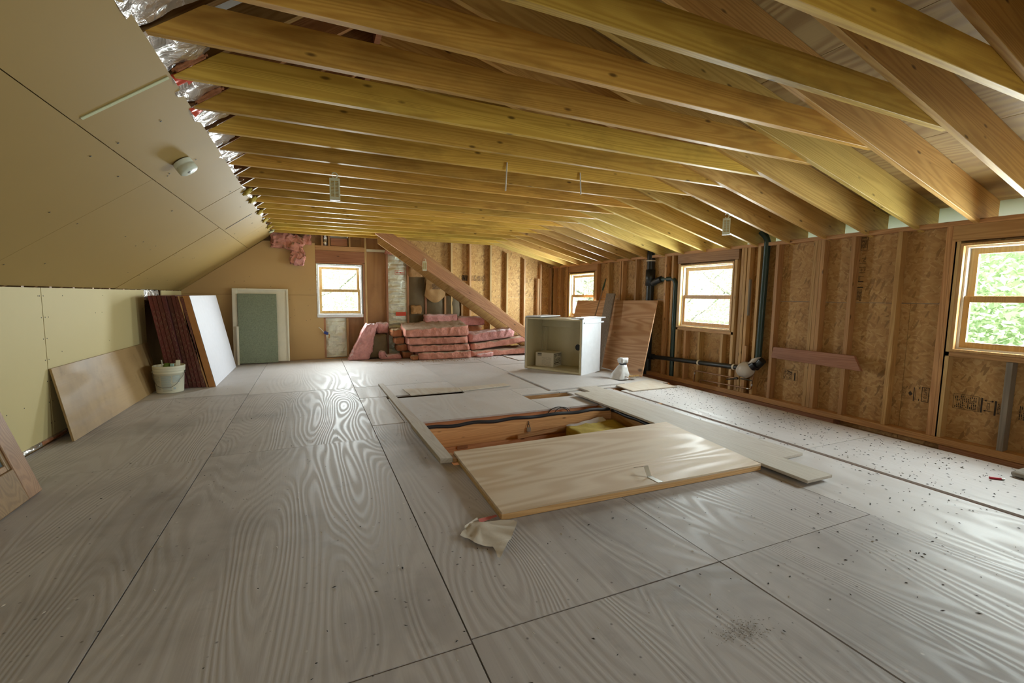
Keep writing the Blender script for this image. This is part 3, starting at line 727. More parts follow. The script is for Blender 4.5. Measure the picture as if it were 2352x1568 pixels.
s = Stamp((2.215, YF - .11, 1.33), (1, 0, 0), (0, 0, 1)); s.lines(0, .17, 0, .1, 4, False, .75, 6, 77); s.build('flap_print', 'ink_faint', wf, kind='stuff')
MB().lump(1.80, 2.0, YF - .10, YF + .02, .83, 1.0, (9, 5, 7), .045, 10, seed=3).build('torn_tuft', 'tan_fibre', wf)
MB().lump(1.33, 1.47, YF - .10, YF + .03, 1.98, 2.2, (8, 5, 8), .05, 10, seed=4).build('torn_tuft', 'pink', wf)
# torn insulation hanging over the top of the drywall, foil shred in the bay over the window
mb = MB().lump(-.60, -.10, YF - .13, YF - .02, 2.0, 2.29, (30, 7, 18), .05, 9, seed=9, jit=.6, fn=lambda p: (p.x, p.y, p.z - .16 * max(0, (p.x + .42)) ** 1 * 2))
mb.lump(-.30, -.10, YF - .15, YF - .03, 1.74, 1.98, (16, 7, 16), .055, 11, seed=12, jit=.6)
mb.lump(-.10, .02, YF - .08, YF - .02, 2.08, 2.25, (6, 4, 7), .04, 12, seed=14).build('hanging_insulation', 'pink', wf)
MB().lump(-.27, -.10, YF - .165, YF - .12, 1.70, 1.82, (8, 3, 6), .035, 16, seed=2).build('foil_shred', 'pink_light', wf)
MB().lump(.235, .30, YF + .0, YF + .06, 2.09, 2.3, (5, 3, 10), .022, 18, seed=2).build('foil_shred', 'foil', wf)
# far stamps on OSB
s = Stamp((2.90, FY0 - .002, 1.52), (1, 0, 0), (0, 0, 1)); s.lines(0, .12, 0, .12, 3, False, .8, 4, 51); s.text('SEPT', .09, .07, .06); s.build('stamp', 'ink', wf, kind='stuff')
s = Stamp((3.08, FY0 - .002, 1.52), (1, 0, 0), (0, 0, 1)); s.lines(0, .34, 0, .115, 12, True, .45, 3, 52); s.build('stamp', 'ink_faint', wf, kind='stuff')
s = Stamp((4.33, FY0 - .002, 1.50), (1, 0, 0), (0, 0, 1)); s.lines(0, .10, 0, .12, 6, True, .3, 3, 53); s.text('333', .05, .15, .06, -90); s.build('stamp', 'ink_faint', wf, kind='stuff')

# wall behind the camera, with its own window
wn = empty('wall_rear', 'structure')
def near_panel(x0, x1, z0, z1=None):
    poly = [(x0, z0), (x1, z0)]
    if z1 is None:
        poly.append((x1, rl(x1)))
        if x0 < XRG < x1: poly.append((XRG, rl(XRG)))
        poly.append((x0, rl(x0)))
    else: poly += [(x1, z1), (x0, z1)]
    MB().xz(poly, YN - .02, YN).build('drywall_panel', 'drywall', wn)
near_panel(-4.2, -.2, -.34); near_panel(-.2, 1.4, -.34, .8); near_panel(-.2, 1.4, 1.9); near_panel(1.4, 5.36, -.34)
window(6, (1.4, YN + .05, .8), (-1, 0, 0), (0, -1, 0), 1.6, 1.1, 'sash', 'sash')
# ------------------------------------------------------------------ old right-hand rafters crossing the far corner
def old_raft(x0, z0, x1, y, vh, sl, m='rafter_old'):
    z1 = z0 - sl * (x1 - x0)
    MB().xz([(x0, z0 - vh), (x1, z1 - vh), (x1, z1), (x0, z0)], y, y + .04).build('old_sloping_rafter', m, ce, bev=.003)
old_raft(1.05, 2.478, 4.83, 8.26, .215, .655)
old_raft(1.15, 2.34, 4.60, 8.68, .20, .68, 'rafter_l')
old_raft(1.0, 2.66, 4.7, 8.50, .20, .68)
B(4.55, 4.95, 8.2, 8.8, 0, .035).build('old_wall_plate', 'old_x', ce)

# ------------------------------------------------------------------ attic hatch lid beside its opening
FL, FR, BR, BL = (.904, 2.146), (2.879, 2.106), (3.02, 3.20), (.94, 3.166)
def quadslab(p, z0, z1): return MB().hexa([(*q, z0) for q in p] + [(*q, z1) for q in p])
t = thing('hatch_lid', 'large pale new plywood hatch lid lying askew half over the floor opening', 'hatch lid', (1.9, 2.6, 0))
put(quadslab((FL, FR, BR, BL), .036, .049), 'panel', 'lid', t, bev=.0015)
def lerp(a, b, f): return (a[0] + (b[0] - a[0]) * f, a[1] + (b[1] - a[1]) * f)
def rail(a, b, c, d): put(quadslab((a, b, c, d), .002, .0355), 'frame_rail', 'lid_edge', t, bev=.0015)
rail(FL, FR, lerp(FR, BR, .04), lerp(FL, BL, .04)); rail(lerp(FL, BL, .96), lerp(FR, BR, .96), BR, BL)
rail(lerp(FL, BL, .041), lerp(FL, FR, .02)[:1] + (lerp(FL, BL, .041)[1],), (lerp(BL, BR, .02)[0], lerp(FL, BL, .959)[1]), lerp(FL, BL, .959))
rail((lerp(FL, FR, .98)[0], lerp(FR, BR, .041)[1]), lerp(FR, BR, .041), lerp(FR, BR, .959), (lerp(BL, BR, .98)[0], lerp(FR, BR, .959)[1]))
h = thing('hasp', 'bent zinc-plated metal hasp standing up near the front edge of the hatch lid', 'hasp', (1.98, 2.2, .049))
hx = lambda o, a, b, c: MB().obox(o, a, b, c)
put(hx((1.965, 2.125, .0495), (.038, 0, 0), (-.006, .095, 0), (0, 0, .002)), 'base_plate', 'steel', h)
put(hx((1.960, 2.222, .0515), (.036, 0, 0), (.016, .056, .048), (0, .002, .0016)), 'strap', 'steel', h)
put(hx((1.985, 2.279, .099), (.014, 0, 0), (-.028, .075, -.034), (0, .001, .002)), 'strap', 'dark_steel', h)
put(MB().tube([(1.962, 2.221, .052), (1.998, 2.221, .052)], .003, 8), 'hinge_pin', 'steel', h)

# things in and around the opening
g = 'things in the hatch opening'
t = thing('foam_weatherstrip', 'wavy grey-black foam hose along the far rail of the hatch opening', 'foam strip', (.9, 3.95, 0))
pts = [(.915 + 2.0 * i / 40, 3.948 + .006 * math.sin(i * .9), .012 + .006 * math.sin(i * .73 + 1)) for i in range(41)]
put(MB().tube(pts, .017, 10), 'foam', 'rubber', t)
t2 = thing('foam_weatherstrip', 'short black foam hose on the right side of the hatch opening, under the plank', 'foam strip', (2.94, 3.9, 0))
put(MB().tube([(2.935, 3.92 - .62 * i / 12, -.006 + .004 * math.sin(i)) for i in range(13)], .016, 10), 'foam', 'rubber', t2)
t = thing('padlock', 'small brass-and-steel padlock hanging on the face of the opening', 'padlock', (1.945, 3.945, -.10))
put(B(1.925, 1.968, 3.935, 3.953, -.135, -.093), 'body', 'steel', t, bev=.003)
put(MB().tube([(1.934, 3.944, -.094)] + [(1.945 - .012 * math.cos(a), 3.944, -.075 + .014 * math.sin(a)) for a in [R(q) for q in range(0, 181, 30)]] + [(1.957, 3.944, -.094)], .0035, 8), 'shackle', 'dark_steel', t)
put(MB().tube([(1.945, 3.948, -.03), (1.95, 3.945, -.045), (1.943, 3.945, -.062)], .005, 8), 'staple', 'dark_steel', t)
t = thing('cable', 'black cable looping up out of the joist bay behind the opening', 'cable', (2.42, 4.2, -.1))
put(MB().tube([(2.27, 4.18, -.12)] + [(2.42 - .13 * math.cos(a), 4.19, -.07 + .085 * math.sin(a)) for a in [R(q) for q in range(0, 181, 15)]], .005, 8), 'cord', 'cable', t)
t = thing('cable', 'second thin black cable arching beside the first behind the opening', 'cable', (2.45, 4.2, -.1))
put(MB().tube([(2.46 - .11 * math.cos(a), 4.165, -.08 + .095 * math.sin(a)) for a in [R(q) for q in range(0, 181, 15)]], .004, 8), 'cord', 'cable', t)
t = tag(MB().obox((1.80, 3.88, -.175), (.98, .03, .045), (0, .04, 0), (0, 0, .035)).build('wood_strip', 'wood_x', bev=.002), 'reddish wooden strip lying on the far side down inside the opening', 'wood strip')
t = tag(MB().lump(2.30, 2.93, 3.25, 3.86, -.27, -.09, (12, 10, 5), .03, 6, seed=3).build('yellow_batt', 'dust_yellow'), 'yellow insulation batt in the right end of the hatch opening', 'insulation')
def sheet(u, v):
    x = 2.35 + .45 * u; y = 3.83 + .07 * v
    return (x, y, -.135 + .05 * u + .015 * noise.noise(Vector((x * 9, y * 9, 0))) + .03 * v)
t = tag(MB().grid(sheet, 16, 6).build('plastic_film', 'poly'), 'crumpled clear plastic film beside the yellow batt in the opening', 'plastic film')

# ------------------------------------------------------------------ loose boards on the floor
t = thing('loose_board', 'short dusty two-by-four lying flat left of the hatch opening', 'board', (.85, 3.6, 0))
put(MB().hexa([(.815, 3.08, .002), (.905, 3.07, .002), (.915, 4.07, .002), (.80, 4.07, .002), (.815, 3.08, .04), (.905, 3.07, .04), (.915, 4.07, .04), (.80, 4.07, .04)]), 'board', 'plank_y', t, bev=.002)
put(B(.905, .935, 3.06, 3.2, .001, .03), 'end_block', 'wood_y', t, bev=.002)
tag(MB().hexa([(q[0], q[1], z) for z in (.002, .026) for q in ((.812, 4.10), (.915, 4.09), (.850, 6.15), (.785, 6.15))]).build('long_board', 'plank_y', bev=.002), 'long narrow dusty board running from the hatch opening towards the far window', 'board')
tag(B(2.90, 3.155, 1.79, 4.63, .024, .045).build('plank', 'plank_y', bev=.002), 'wide dusty plank along the right side of the hatch, overhanging at its near end', 'plank')
tag(B(2.955, 3.06, 2.6, 4.62, .001, .0235).build('support_batten', 'grey_plank'), 'grey-green batten under the plank on the right edge of the opening', 'batten')
tag(MB().hexa([(q[0], q[1], z) for z in (.002, .024) for q in ((3.18, 2.18), (3.455, 2.185), (3.463, 5.01), (3.184, 4.99))]).build('plank', 'plank_y', bev=.002), 'dusty plank lying flat between the overhanging plank and the floor gap', 'plank')
gb = 'loose boards'
tag(MB().hexa([(q[0], q[1], z) for z in (.002, .014) for q in ((1.06, 5.36), (1.71, 5.385), (1.71, 5.60), (1.035, 5.76))]).build('osb_scrap', 'osb_loose'), 'left of two chipboard scraps on the floor beyond the hatch', 'board scrap')
tag(MB().hexa([(q[0], q[1], z) for z in (.002, .012) for q in ((1.722, 5.40), (2.42, 5.50), (2.40, 5.66), (1.722, 5.60))]).build('osb_scrap', 'osb_loose'), 'right of two chipboard scraps on the floor beyond the hatch', 'board scrap')
tag(MB().hexa([(q[0], q[1], z) for z in (.002, .016) for q in ((2.785, 5.02), (4.60, 5.22), (4.66, 5.36), (4.10, 5.40), (3.96, 5.60), (4.22, 6.75), (2.83, 6.46))]
    if False else [(q[0], q[1], z) for z in (.002, .016) for q in ((2.785, 5.02), (3.98, 5.05), (4.22, 6.85), (2.82, 6.47))]).build('plywood_sheet', 'floor_far'), 'loose plywood sheet on the floor under the shower base', 'plywood sheet')
tag(MB().hexa([(q[0], q[1], z) for z in (.002, .014) for q in ((3.75, 4.585), (4.50, 4.60), (4.49, 5.15), (3.78, 4.98))]).build('plywood_sheet', 'osb_loose'), 'small fly-speckled plywood piece on the floor near the right wall', 'plywood sheet')
tag(MB().hexa([(q[0], q[1], z) for z in (.001, .014) for q in ((3.53, 7.62), (3.95, 7.56), (4.0, 8.0), (3.51, 8.36))]).build('plywood_scrap', 'floor_far'), 'small dark-edged plywood scrap in front of the right insulation stack', 'board scrap')
tag(MB().obox((4.05, 5.33, .017), (.30, -.06, 0), (.03, .05, 0), (0, 0, .022)).build('wood_offcut', 'plank_y'), 'short wood offcut at the foot of the wrapped pipe stub', 'offcut')
tag(MB().obox((4.22, 5.30, .04), (.13, -.10, .02), (.02, .02, 0), (0, 0, .02)).build('wood_offcut', 'wood_x'), 'thin wood stick propped beside the wrapped pipe stub', 'offcut')
tag(MB().tube([(4.16, 5.28, .02), (4.15, 5.26, .06), (4.19, 5.24, .05), (4.21, 5.22, .018)], .005, 8).build('copper_stub', 'copper'), 'bent copper stub poking up before the wrapped pipe stub', 'pipe')

# ------------------------------------------------------------------ shower base on edge, carton in it
A0 = Vector((3.235, 6.73, .017)); U = Vector((.466, -.885, 0)); N = Vector((.885, .466, 0)); Z = Vector((0, 0, 1))
W_, H_, D_ = 1.062, .845, .60
def tb(u0, u1, n0, n1, z0, z1, mb=None):
    b = MB().obox(A0 + U * u0 + N * n0 + Z * z0, U * (u1 - u0), N * (n1 - n0), Z * (z1 - z0))
    if mb: mb.add(b.v, b.f); return mb
    return b
t = thing('shower_base', 'white and tan fibreglass shower base standing on edge beside the leaning plywood', 'shower base', tuple(A0))
mb = tb(.0, .035, .0, D_ - .03, 0, H_); tb(W_ - .035, W_, .0, D_ - .03, 0, H_, mb); tb(.035, W_ - .035, 0, D_ - .03, 0, .035, mb); tb(.035, W_ - .035, 0, D_ - .03, H_ - .022, H_, mb)
put(mb, 'rim', 'tub', t, bev=.006)
mb = tb(.036, W_ - .036, D_ - .10, D_ - .04, .036, H_ - .023); tb(.036, W_ - .036, D_ - .17, D_ - .101, H_ - .16, H_ - .023, mb)
for i in range(5):
    a = R(9 + 18 * i); q = .09 * (1 - math.sin(a)); r_ = .09 * (1 - math.cos(a))
    tb(.036, .036 + q + .004, D_ - .102 - r_ - .02, D_ - .102 - r_ + .0, .036, H_ - .17, mb); tb(W_ - .036 - q - .004, W_ - .036, D_ - .102 - r_ - .02, D_ - .102 - r_, .036, H_ - .17, mb)
put(mb, 'floor_pan', 'tub', t, bev=.012)
mb = tb(W_ + .001, W_ + .012, -.004, D_ + .0, -.006, H_ + .01); tb(-.012, -.001, -.004, D_ - .04, 0, H_ + .012, mb)
tb(0, W_, D_ - .029, D_ - .01, .02, H_, mb)
put(mb, 'outer_shell', 'tub_out', t, bev=.006)
mb = tb(W_ - .20, W_ + .02, .02, D_ + .14, H_ + .011, H_ + .03); tb(.0, .30, .0, D_ + .0, H_ + .013, H_ + .03, mb)
tb(W_ + .013, W_ + .03, .03, D_ + .06, H_ - .06, H_ - .035, mb)
put(mb, 'flange', 'tub_out', t, bev=.004)
def wp(u, n, z): return A0 + U * u + N * n + Z * z
dc = wp(.72, D_ - .105, .36); rotm = Matrix((tuple(U) + (0,), (0, 0, 1, 0), (0, 0, 0, 0), (0, 0, 0, 1)))
def disc(c, r0, r1, off):
    vs = []; K = 24
    for r_ in (r0, r1):
        for k in range(K):
            a = 2 * math.pi * k / K; vs.append(c + U * (r_ * math.cos(a)) + Z * (r_ * math.sin(a)) - N * off)
    return MB().add(vs, [(k, (k + 1) % K, K + (k + 1) % K, K + k) for k in range(K)])
put(disc(dc, .052, .078, .002), 'drain_ring', 'tub', t)
mb = disc(dc, .001, .052, .004); d2 = disc(dc, .03, .036, .006); mb.add(d2.v, d2.f); put(mb, 'drain', 'drain', t)
c = thing('carton', 'white printed cardboard carton sitting inside the shower base', 'carton', tuple(wp(.3, .25, .036)))
ca, cb, cc = wp(.125, .125, .037), wp(.455, .165, .037), None
eu = (cb - ca).normalized(); en = Vector((-eu.y, eu.x, 0)); Lb = (cb - ca).length; Db = .30; Hb = .235
put(MB().obox(ca, eu * Lb, en * Db, Z * Hb), 'body', 'box', c, bev=.003)
s = Stamp(tuple(ca - en * .0012), tuple(eu), (0, 0, 1)); s.bar(.04, .115, .195, .222).lines(.04, .115, .178, .19, 1, False, .9, 4, 1)
put(s, 'front_logo', 'box_side', c, kind='stuff')
s = Stamp(tuple(ca - en * .0012), tuple(eu), (0, 0, 1)); s.lines(.12, .29, .02, .165, 11, False, .35, 6, 4); put(s, 'front_text', 'box_ink', c, kind='stuff')
s = Stamp(tuple(ca + eu * (Lb + .0012)), tuple(en), (0, 0, 1)); s.bar(.02, .285, .205, .218).bar(.27, .285, .15, .205).lines(.03, .27, .16, .20, 3, False, .65, 4, 5).lines(.03, .28, .085, .15, 5, False, .55, 4, 6).bar(.02, .20, .055, .075).lines(.02, .2, .03, .05, 2, False, .6, 4, 7).frame(.21, .275, .035, .09, .006).text('MLF', .03, .242, .065)
put(s, 'side_label', 'box_side', c, kind='stuff')

# ------------------------------------------------------------------ leaning sheet, grey plank, broom
tag(MB().hexa([(4.50, 5.32, .018), (4.515, 5.32, .018), (4.515, 7.66, .018), (4.50, 7.66, .018), (4.93, 5.53, 1.168), (4.944, 5.53, 1.166), (4.944, 7.84, 1.138), (4.93, 7.84, 1.14)]).build('leaning_plywood', 'lean_ply', bev=.001), 'large fir plywood sheet leaning on the right wall behind the shower base', 'plywood sheet')
tag(MB().obox((4.33, 6.10, .018), (.535, .40, 1.245), (-.03, .20, 0), (-.035, -.01, .015)).build('leaning_plank', 'grey_plank', bev=.003), 'grey weathered plank leaning on top of the fir plywood sheet', 'plank')
t = thing('broom', 'thin wooden pole with dark green tip leaning behind the shower base', 'broom', (4.30, 6.68, .02))
P0, P1 = Vector((4.28, 6.66, .03)), Vector((4.85, 6.785, 1.54))
put(MB().tube([P0, P0.lerp(P1, .86)], .011, 10), 'pole', 'pole_wood', t); put(MB().tube([P0.lerp(P1, .861), P0.lerp(P1, .9), P1], .016, 10, radii=[.014, .018, .008]), 'grip', 'green_grip', t)

# wrapped pipe stub
t = thing('wrapped_pipe_stub', 'pipe stub wrapped in white plastic and black tape, standing by the leaning plywood', 'pipe stub', (4.18, 5.34, .017))
def wrap(a, z):
    f = max(0, 1 - z / .21); r_ = .05 + .055 * min(1, f * 1.6) ** .8 + .010 * f * math.sin(a * 5) + (.05 * f * max(0, math.cos(a - 2.6))) + .006 * noise.noise(Vector((a * 3, z * 20, 0)))
    return r_
mb = MB(); mb.grid(lambda u, v: (4.18 - .03 * (1 - v) + wrap(u * 6.2832, v * .21) * math.cos(u * 6.2832), 5.36 + wrap(u * 6.2832, v * .21) * math.sin(u * 6.2832), .018 + v * .21), 36, 14)
put(mb, 'plastic_wrap', 'plastic_bag', t)
put(MB().lathe([(.050, .20), (.053, .205), (.053, .245), (.050, .25)], (4.18, 5.36, 0), 20), 'tape', 'tape', t)
put(MB().lump(4.115, 4.245, 5.30, 5.42, .243, .325, (8, 8, 5), .016, 18), 'plastic_cap', 'plastic_bag', t)

# ------------------------------------------------------------------ plumbing on the right wall
t = thing('drain_pipe', 'black plastic drain and vent pipework standing in the stud bays of the right wall', 'pipe', (5.045, 5.80, -.1))
XP = 5.03
put(MB().tube([(XP, 5.82, -.09), (XP, 5.83, 1.98)], .062, 18), 'soil_stack', 'pvc', t)
put(MB().lathe([(.064, -.1), (.074, -.1), (.074, .16), (.064, .16)], (XP, 5.83, 1.50), 18), 'stack_coupling', 'pvc', t)
put(MB().lathe([(.066, -.01), (.072, -.01), (.072, .01), (.066, .01)], (XP, 5.83, 1.80), 18), 'white_strap', 'strap', t)
put(MB().tube([(XP, 5.76, 1.44), (XP - .01, 5.66, 1.475), (XP - .01, 5.56, 1.50)], .05, 14), 'wye_fitting', 'pvc', t)
el = [(XP, 5.56, 1.495), (XP, 5.36, 1.50)] + [(XP, 5.36 - .10 * math.sin(a), 1.40 + .10 * math.cos(a)) for a in [R(q) for q in (15, 30, 45, 60, 75, 90)]] + [(XP, 5.262, -.03)]
put(MB().tube(el, .035, 14), 'branch_pipe', 'green_pvc', t)
put(MB().tube([(XP - .04, 5.80, .262), (XP - .04, 4.06, .330)], .032, 14), 'horizontal_pipe', 'pvc', t)
put(MB().tube([(XP - .04, 5.80, .262), (XP - .04, 5.62, .268)], .045, 14), 'tee_fitting', 'pvc', t)
for y in (4.70, 4.12): put(MB().tube([(XP - .04, y + .012, .262 + (5.8 - y) * .039), (XP - .04, y - .012, .262 + (5.8 - y) * .039)], .039, 14), 'white_strap', 'strap', t)
put(MB().tube([(XP - .02, 3.80, .40), (XP - .01, 3.785, 1.9), (XP - .02, 3.80, 1.95), (XP - .05, 3.85, 2.02)], .036, 16), 'vent_pipe', 'green_pvc', t)
put(MB().tube([(XP - .05, 3.72, .47), (XP - .05, 3.81, .37)], .05, 14), 'trap_fitting', 'pvc', t)
t = thing('plastic_bag', 'greyish white plastic bag tied round the drain trap on the right wall', 'bag', (4.95, 3.93, .2))
def bag(u, v):
    a = u * 6.2832; b = (v - .5) * math.pi
    n = 1 + .10 * noise.noise(Vector((math.cos(a) * 2, math.sin(a) * 2, v * 4))) + .03 * math.sin(a * 9) * v
    return (4.945 + .085 * n * math.cos(b) * math.cos(a), 3.93 + .115 * n * math.cos(b) * math.sin(a) - .03 * v, .325 + .10 * n * math.sin(b))
put(MB().grid(bag, 30, 16), 'bag_body', 'beige_bag', t)
put(MB().grid(lambda u, v: (4.95 + .05 * math.cos(u * 6.2832) * (1 - .2 * v), 3.83 - .05 * v + .055 * math.sin(u * 6.2832), .42 + .07 * v - .02 * math.sin(u * 6.2832)), 20, 5), 'bag_neck', 'beige_bag', t)
put(MB().tube([(4.95, 3.78, .415), (4.95, 3.83, .375)], .056, 12), 'tape', 'tape', t)
XC = 4.975
t = thing('copper_pipe', 'upper tarnished copper water pipe stubbed out below the window', 'pipe', (XC, 4.75, .02))
put(MB().tube([(XC, 4.765, .02), (XC, 4.755, .165), (XC, 4.735, .182), (XC, 4.08, .19)], .0085, 10), 'pipe_run', 'copper', t)
put(MB().tube([(XC, 4.095, .19), (XC, 4.045, .19)], .014, 10), 'tee_joint', 'dark_steel', t); put(MB().tube([(XC, 4.06, .185), (XC - .10, 4.13, .17)], .009, 8), 'stub', 'dark_steel', t)
put(MB().tube([(XC, 4.757, .13), (XC, 4.755, .155)], .011, 10), 'solder_joint', 'solder', t)
t = thing('copper_pipe', 'lower tarnished copper water pipe turning up to the drain trap', 'pipe', (XC, 4.64, .02))
put(MB().tube([(XC, 4.645, .02), (XC, 4.645, .055), (XC, 4.63, .068), (XC, 3.87, .088), (XC, 3.845, .10), (XC, 3.84, .12), (XC, 3.815, .355)], .0085, 10), 'pipe_run', 'copper', t)
put(MB().tube([(XC, 3.833, .20), (XC - .09, 3.93, .215)], .009, 8), 'stub', 'dark_steel', t)
for a, b in (((3.90, .087), (3.875, .088)), ((3.838, .13), (3.836, .155))): put(MB().tube([(XC, *a), (XC, *b)], .011, 10), 'solder_joint', 'solder', t)
tag(MB().prism([(3.575, .65), (3.60, .518), (2.635, .505), (2.71, .651)], lambda p, q: (q, p[0], p[1]), 4.962, 4.998).build('nailed_board', 'red_y', bev=.002), 'reddish board nailed flat across the studs of the right wall', 'board')

# ------------------------------------------------------------------ left side: leaning board, bucket, stack of boards
tag(MB().hexa([(-1.80, 4.67, .002), (-1.784, 4.67, .002), (-1.784, 6.95, .002), (-1.80, 6.95, .002), (-1.945, 4.78, .585), (-1.93, 4.78, .588), (-1.93, 7.13, .57), (-1.945, 7.13, .568)]).build('leaning_board', 'left_ply', bev=.001), 'low brown board leaning along the left knee wall', 'board')
t = thing('bucket', 'white plastic bucket with wire handle standing before the stacked red boards', 'bucket', (-1.605, 6.63, 0))
bc = (-1.605, 6.64, .002)
put(MB().lathe([(.001, .004), (.128, .004), (.132, .0), (.136, .01), (.150, .235), (.158, .237), (.158, .262), (.152, .264), (.160, .268), (.161, .29), (.155, .293), (.163, .30), (.163, .326), (.158, .33), (.152, .326), (.148, .24), (.132, .02), (.001, .015)], bc, 40), 'body', 'bucket', t)
hp = [(bc[0] + .165 * math.cos(a), bc[1] + .165 * math.sin(a), .255 - d) for a, d in ((R(185), 0), (R(200), .07), (R(235), .15), (R(255), .175), (R(285), .175), (R(305), .14), (R(335), .05), (R(352), 0))]
put(MB().tube(hp, .0025, 8), 'wire_handle', 'dark_steel', t)
for a in (R(185), R(352)): put(MB().lump(bc[0] + .163 * math.cos(a) - .012, bc[0] + .163 * math.cos(a) + .012, bc[1] + .163 * math.sin(a) - .012, bc[1] + .163 * math.sin(a) + .012, .235, .275, (2, 2, 2), .0), 'handle_lug', 'bucket', t)
def label(name, m, rows):
    mb = MB()
    for a0, a1, z0, z1 in rows:
        K = 6; vs = []
        for i in range(K + 1):
            a = R(a0 + (a1 - a0) * i / K)
            for z in (z0, z1):
                r_ = .1375 + (.0145) * (z - .01) / .225; vs.append((bc[0] + r_ * math.cos(a), bc[1] + r_ * math.sin(a), z))
        mb.add(vs, [(2 * i, 2 * i + 2, 2 * i + 3, 2 * i + 1) for i in range(K)])
    put(mb, name, m, t, kind='stuff')
rw = []
for (a0, a1) in ((248, 290), (294, 330)):
    for i in range(12 if a0 < 260 else 7): rw.append((a0, a1 - random.uniform(0, 6), .21 - i * .0125, .2175 - i * .0125))
rw += [(252, 290, .05, .055), (252, 289, .062, .067), (296, 305, .05, .075)]
label('label_text', 'label_blue', rw)
label('label_rule', 'label_dark', [(205, 243, .205 - i * .016, .2085 - i * .016) for i in range(6)] + [(212, 243, .085 - i * .014, .09 - i * .014) for i in range(3)] + [(252, 291, .036, .042)])
tag(MB().tube([(-1.66, 6.63, .25), (-1.665, 6.60, .395), (-1.665, 6.60, .40)], .006, 8, radii=[.006, .006, .012]).build('plunger_rod', 'bucket'), 'thin pale rod sticking up out of the bucket', 'rod')
tag(MB().lump(-1.66, -1.58, 6.60, 6.68, .22, .355, (5, 5, 4), .008, 20).build('green_tool', 'green_thing'), 'green plastic item in the bucket', 'tool')
tag(B(-1.58, -1.545, 6.58, 6.62, .22, .352).build('teal_tool', 'teal', bev=.004), 'pale teal plastic item in the bucket', 'tool')
tag(MB().obox((-1.535, 6.6, .22), (.045, .01, 0), (-.01, .04, 0), (.01, 0, .17)).build('wooden_handle', 'bucket', bev=.004), 'pale wooden handle end at the right of the bucket', 'handle')
Lm = lumber('stacked_board_edge', 'y', (.15, .042, .03), (.085, .028, .02), knots=False, stain=.2, vary=.5, rough=.8)
M['stack'] = Lm; M['stack_print'] = plain('faint_edge_print', (.26, .17, .11), .8)
for k in range(8):
    xb, xt = -1.315 - .047 * k, -1.490 - .0475 * k; zt = 1.162 + .004 * (k % 3) - (.02 if k < 2 else 0); y0 = 6.80 + .012 * ((k * 5) % 4)
    o = MB().hexa([(xb, y0, .002), (xb + .044, y0, .002), (xb + .044, 8.75, .002), (xb, 8.75, .002), (xt, y0, zt), (xt + .044, y0, zt), (xt + .044, 8.75, zt), (xt, 8.75, zt)]).build('insulation_board', 'stack', bev=.004)
    tag(o, ['rightmost dark red foam board of the stack by the knee wall', 'second dark red foam board from the right of the stack', 'third dark red foam board from the right of the stack', 'fourth dark red foam board from the right of the stack', 'fourth dark red foam board from the left of the stack', 'third dark red foam board from the left of the stack', 'second dark red foam board from the left of the stack', 'leftmost dark red foam board of the stack, against the knee wall'][k], 'foam board', 'stacked red foam boards')
    s = Stamp((xb + .008, y0 - .0012, .06), ((1, 0, 0)), Vector((xt - xb, 0, zt)).normalized()); s.lines(.002, .028, .0, .95, 2, True, .28, 22, 60 + k); s.build('edge_print', 'stack_print', o, kind='stuff')
tag(MB().hexa([(-1.262, 6.80, .002), (-1.247, 6.80, .002), (-1.247, 8.5, .002), (-1.262, 8.5, .002), (-1.512, 6.80, 1.165), (-1.497, 6.80, 1.165), (-1.497, 8.5, 1.165), (-1.512, 8.5, 1.165)]).build('thin_board', 'wood_z'), 'thin tan board between the red foam boards and the white foam board', 'board')
t = thing('foam_board', 'thick white-faced foam board with tan edges leaning at the front of the stack', 'foam board', (-1.2, 7.6, 0))
put(MB().hexa([(-1.238, 6.80, .002), (-1.166, 6.80, .002), (-1.166, 8.53, .002), (-1.238, 8.53, .002), (-1.462, 6.80, 1.17), (-1.395, 6.80, 1.17), (-1.395, 8.5, 1.17), (-1.462, 8.5, 1.17)]), 'core', 'foam_edge', t, bev=.003)
def face(u, v):
    e = .010 * noise.noise(Vector((v * 6, 0, 3))) if u < .01 else 0
    zz = .003 + 1.167 * v
    return (-1.164 - .229 * v + .0035, 6.803 + max(0, e) + 1.725 * u, zz)
put(MB().grid(face, 8, 24), 'white_facing', 'foam_white', t)
t = thing('framed_board', 'cream-painted framed panel leaning on the far wall behind the green board', 'panel', (-.8, 8.9, 0))
def pan(x0, x1, z0, z1, d0, d1):
    f = lambda z: 8.80 + .16 * z / 1.29
    return MB().hexa([(x0, f(z0) + d0, z0), (x1, f(z0) + d0, z0), (x1, f(z0) + d1, z0), (x0, f(z0) + d1, z0), (x0, f(z1) + d0, z1), (x1, f(z1) + d0, z1), (x1, f(z1) + d1, z1), (x0, f(z1) + d1, z1)])
put(pan(-1.19, -.385, .03, 1.27, .0, .02), 'panel', 'white_frame', t)
for q in ((-1.225, -1.15, .002, 1.29), (-.40, -.375, .03, 1.29)): put(pan(*q, -.025, .022), 'edge_strip', 'white_frame', t, bev=.003)
put(pan(-1.15, -.40, 1.262, 1.29, -.025, .022), 'edge_strip', 'white_frame', t, bev=.003)
tag(pan(-1.145, -.555, .02, 1.20, -.048, -.03).build('green_board', 'green_board', bev=.002), 'mottled green board leaning on the cream panel at the far wall', 'board')
tag(pan(-1.165, -1.135, .002, .65, -.075, -.052).build('cream_batten', 'white_frame'), 'short cream batten at the left edge of the green board', 'batten')

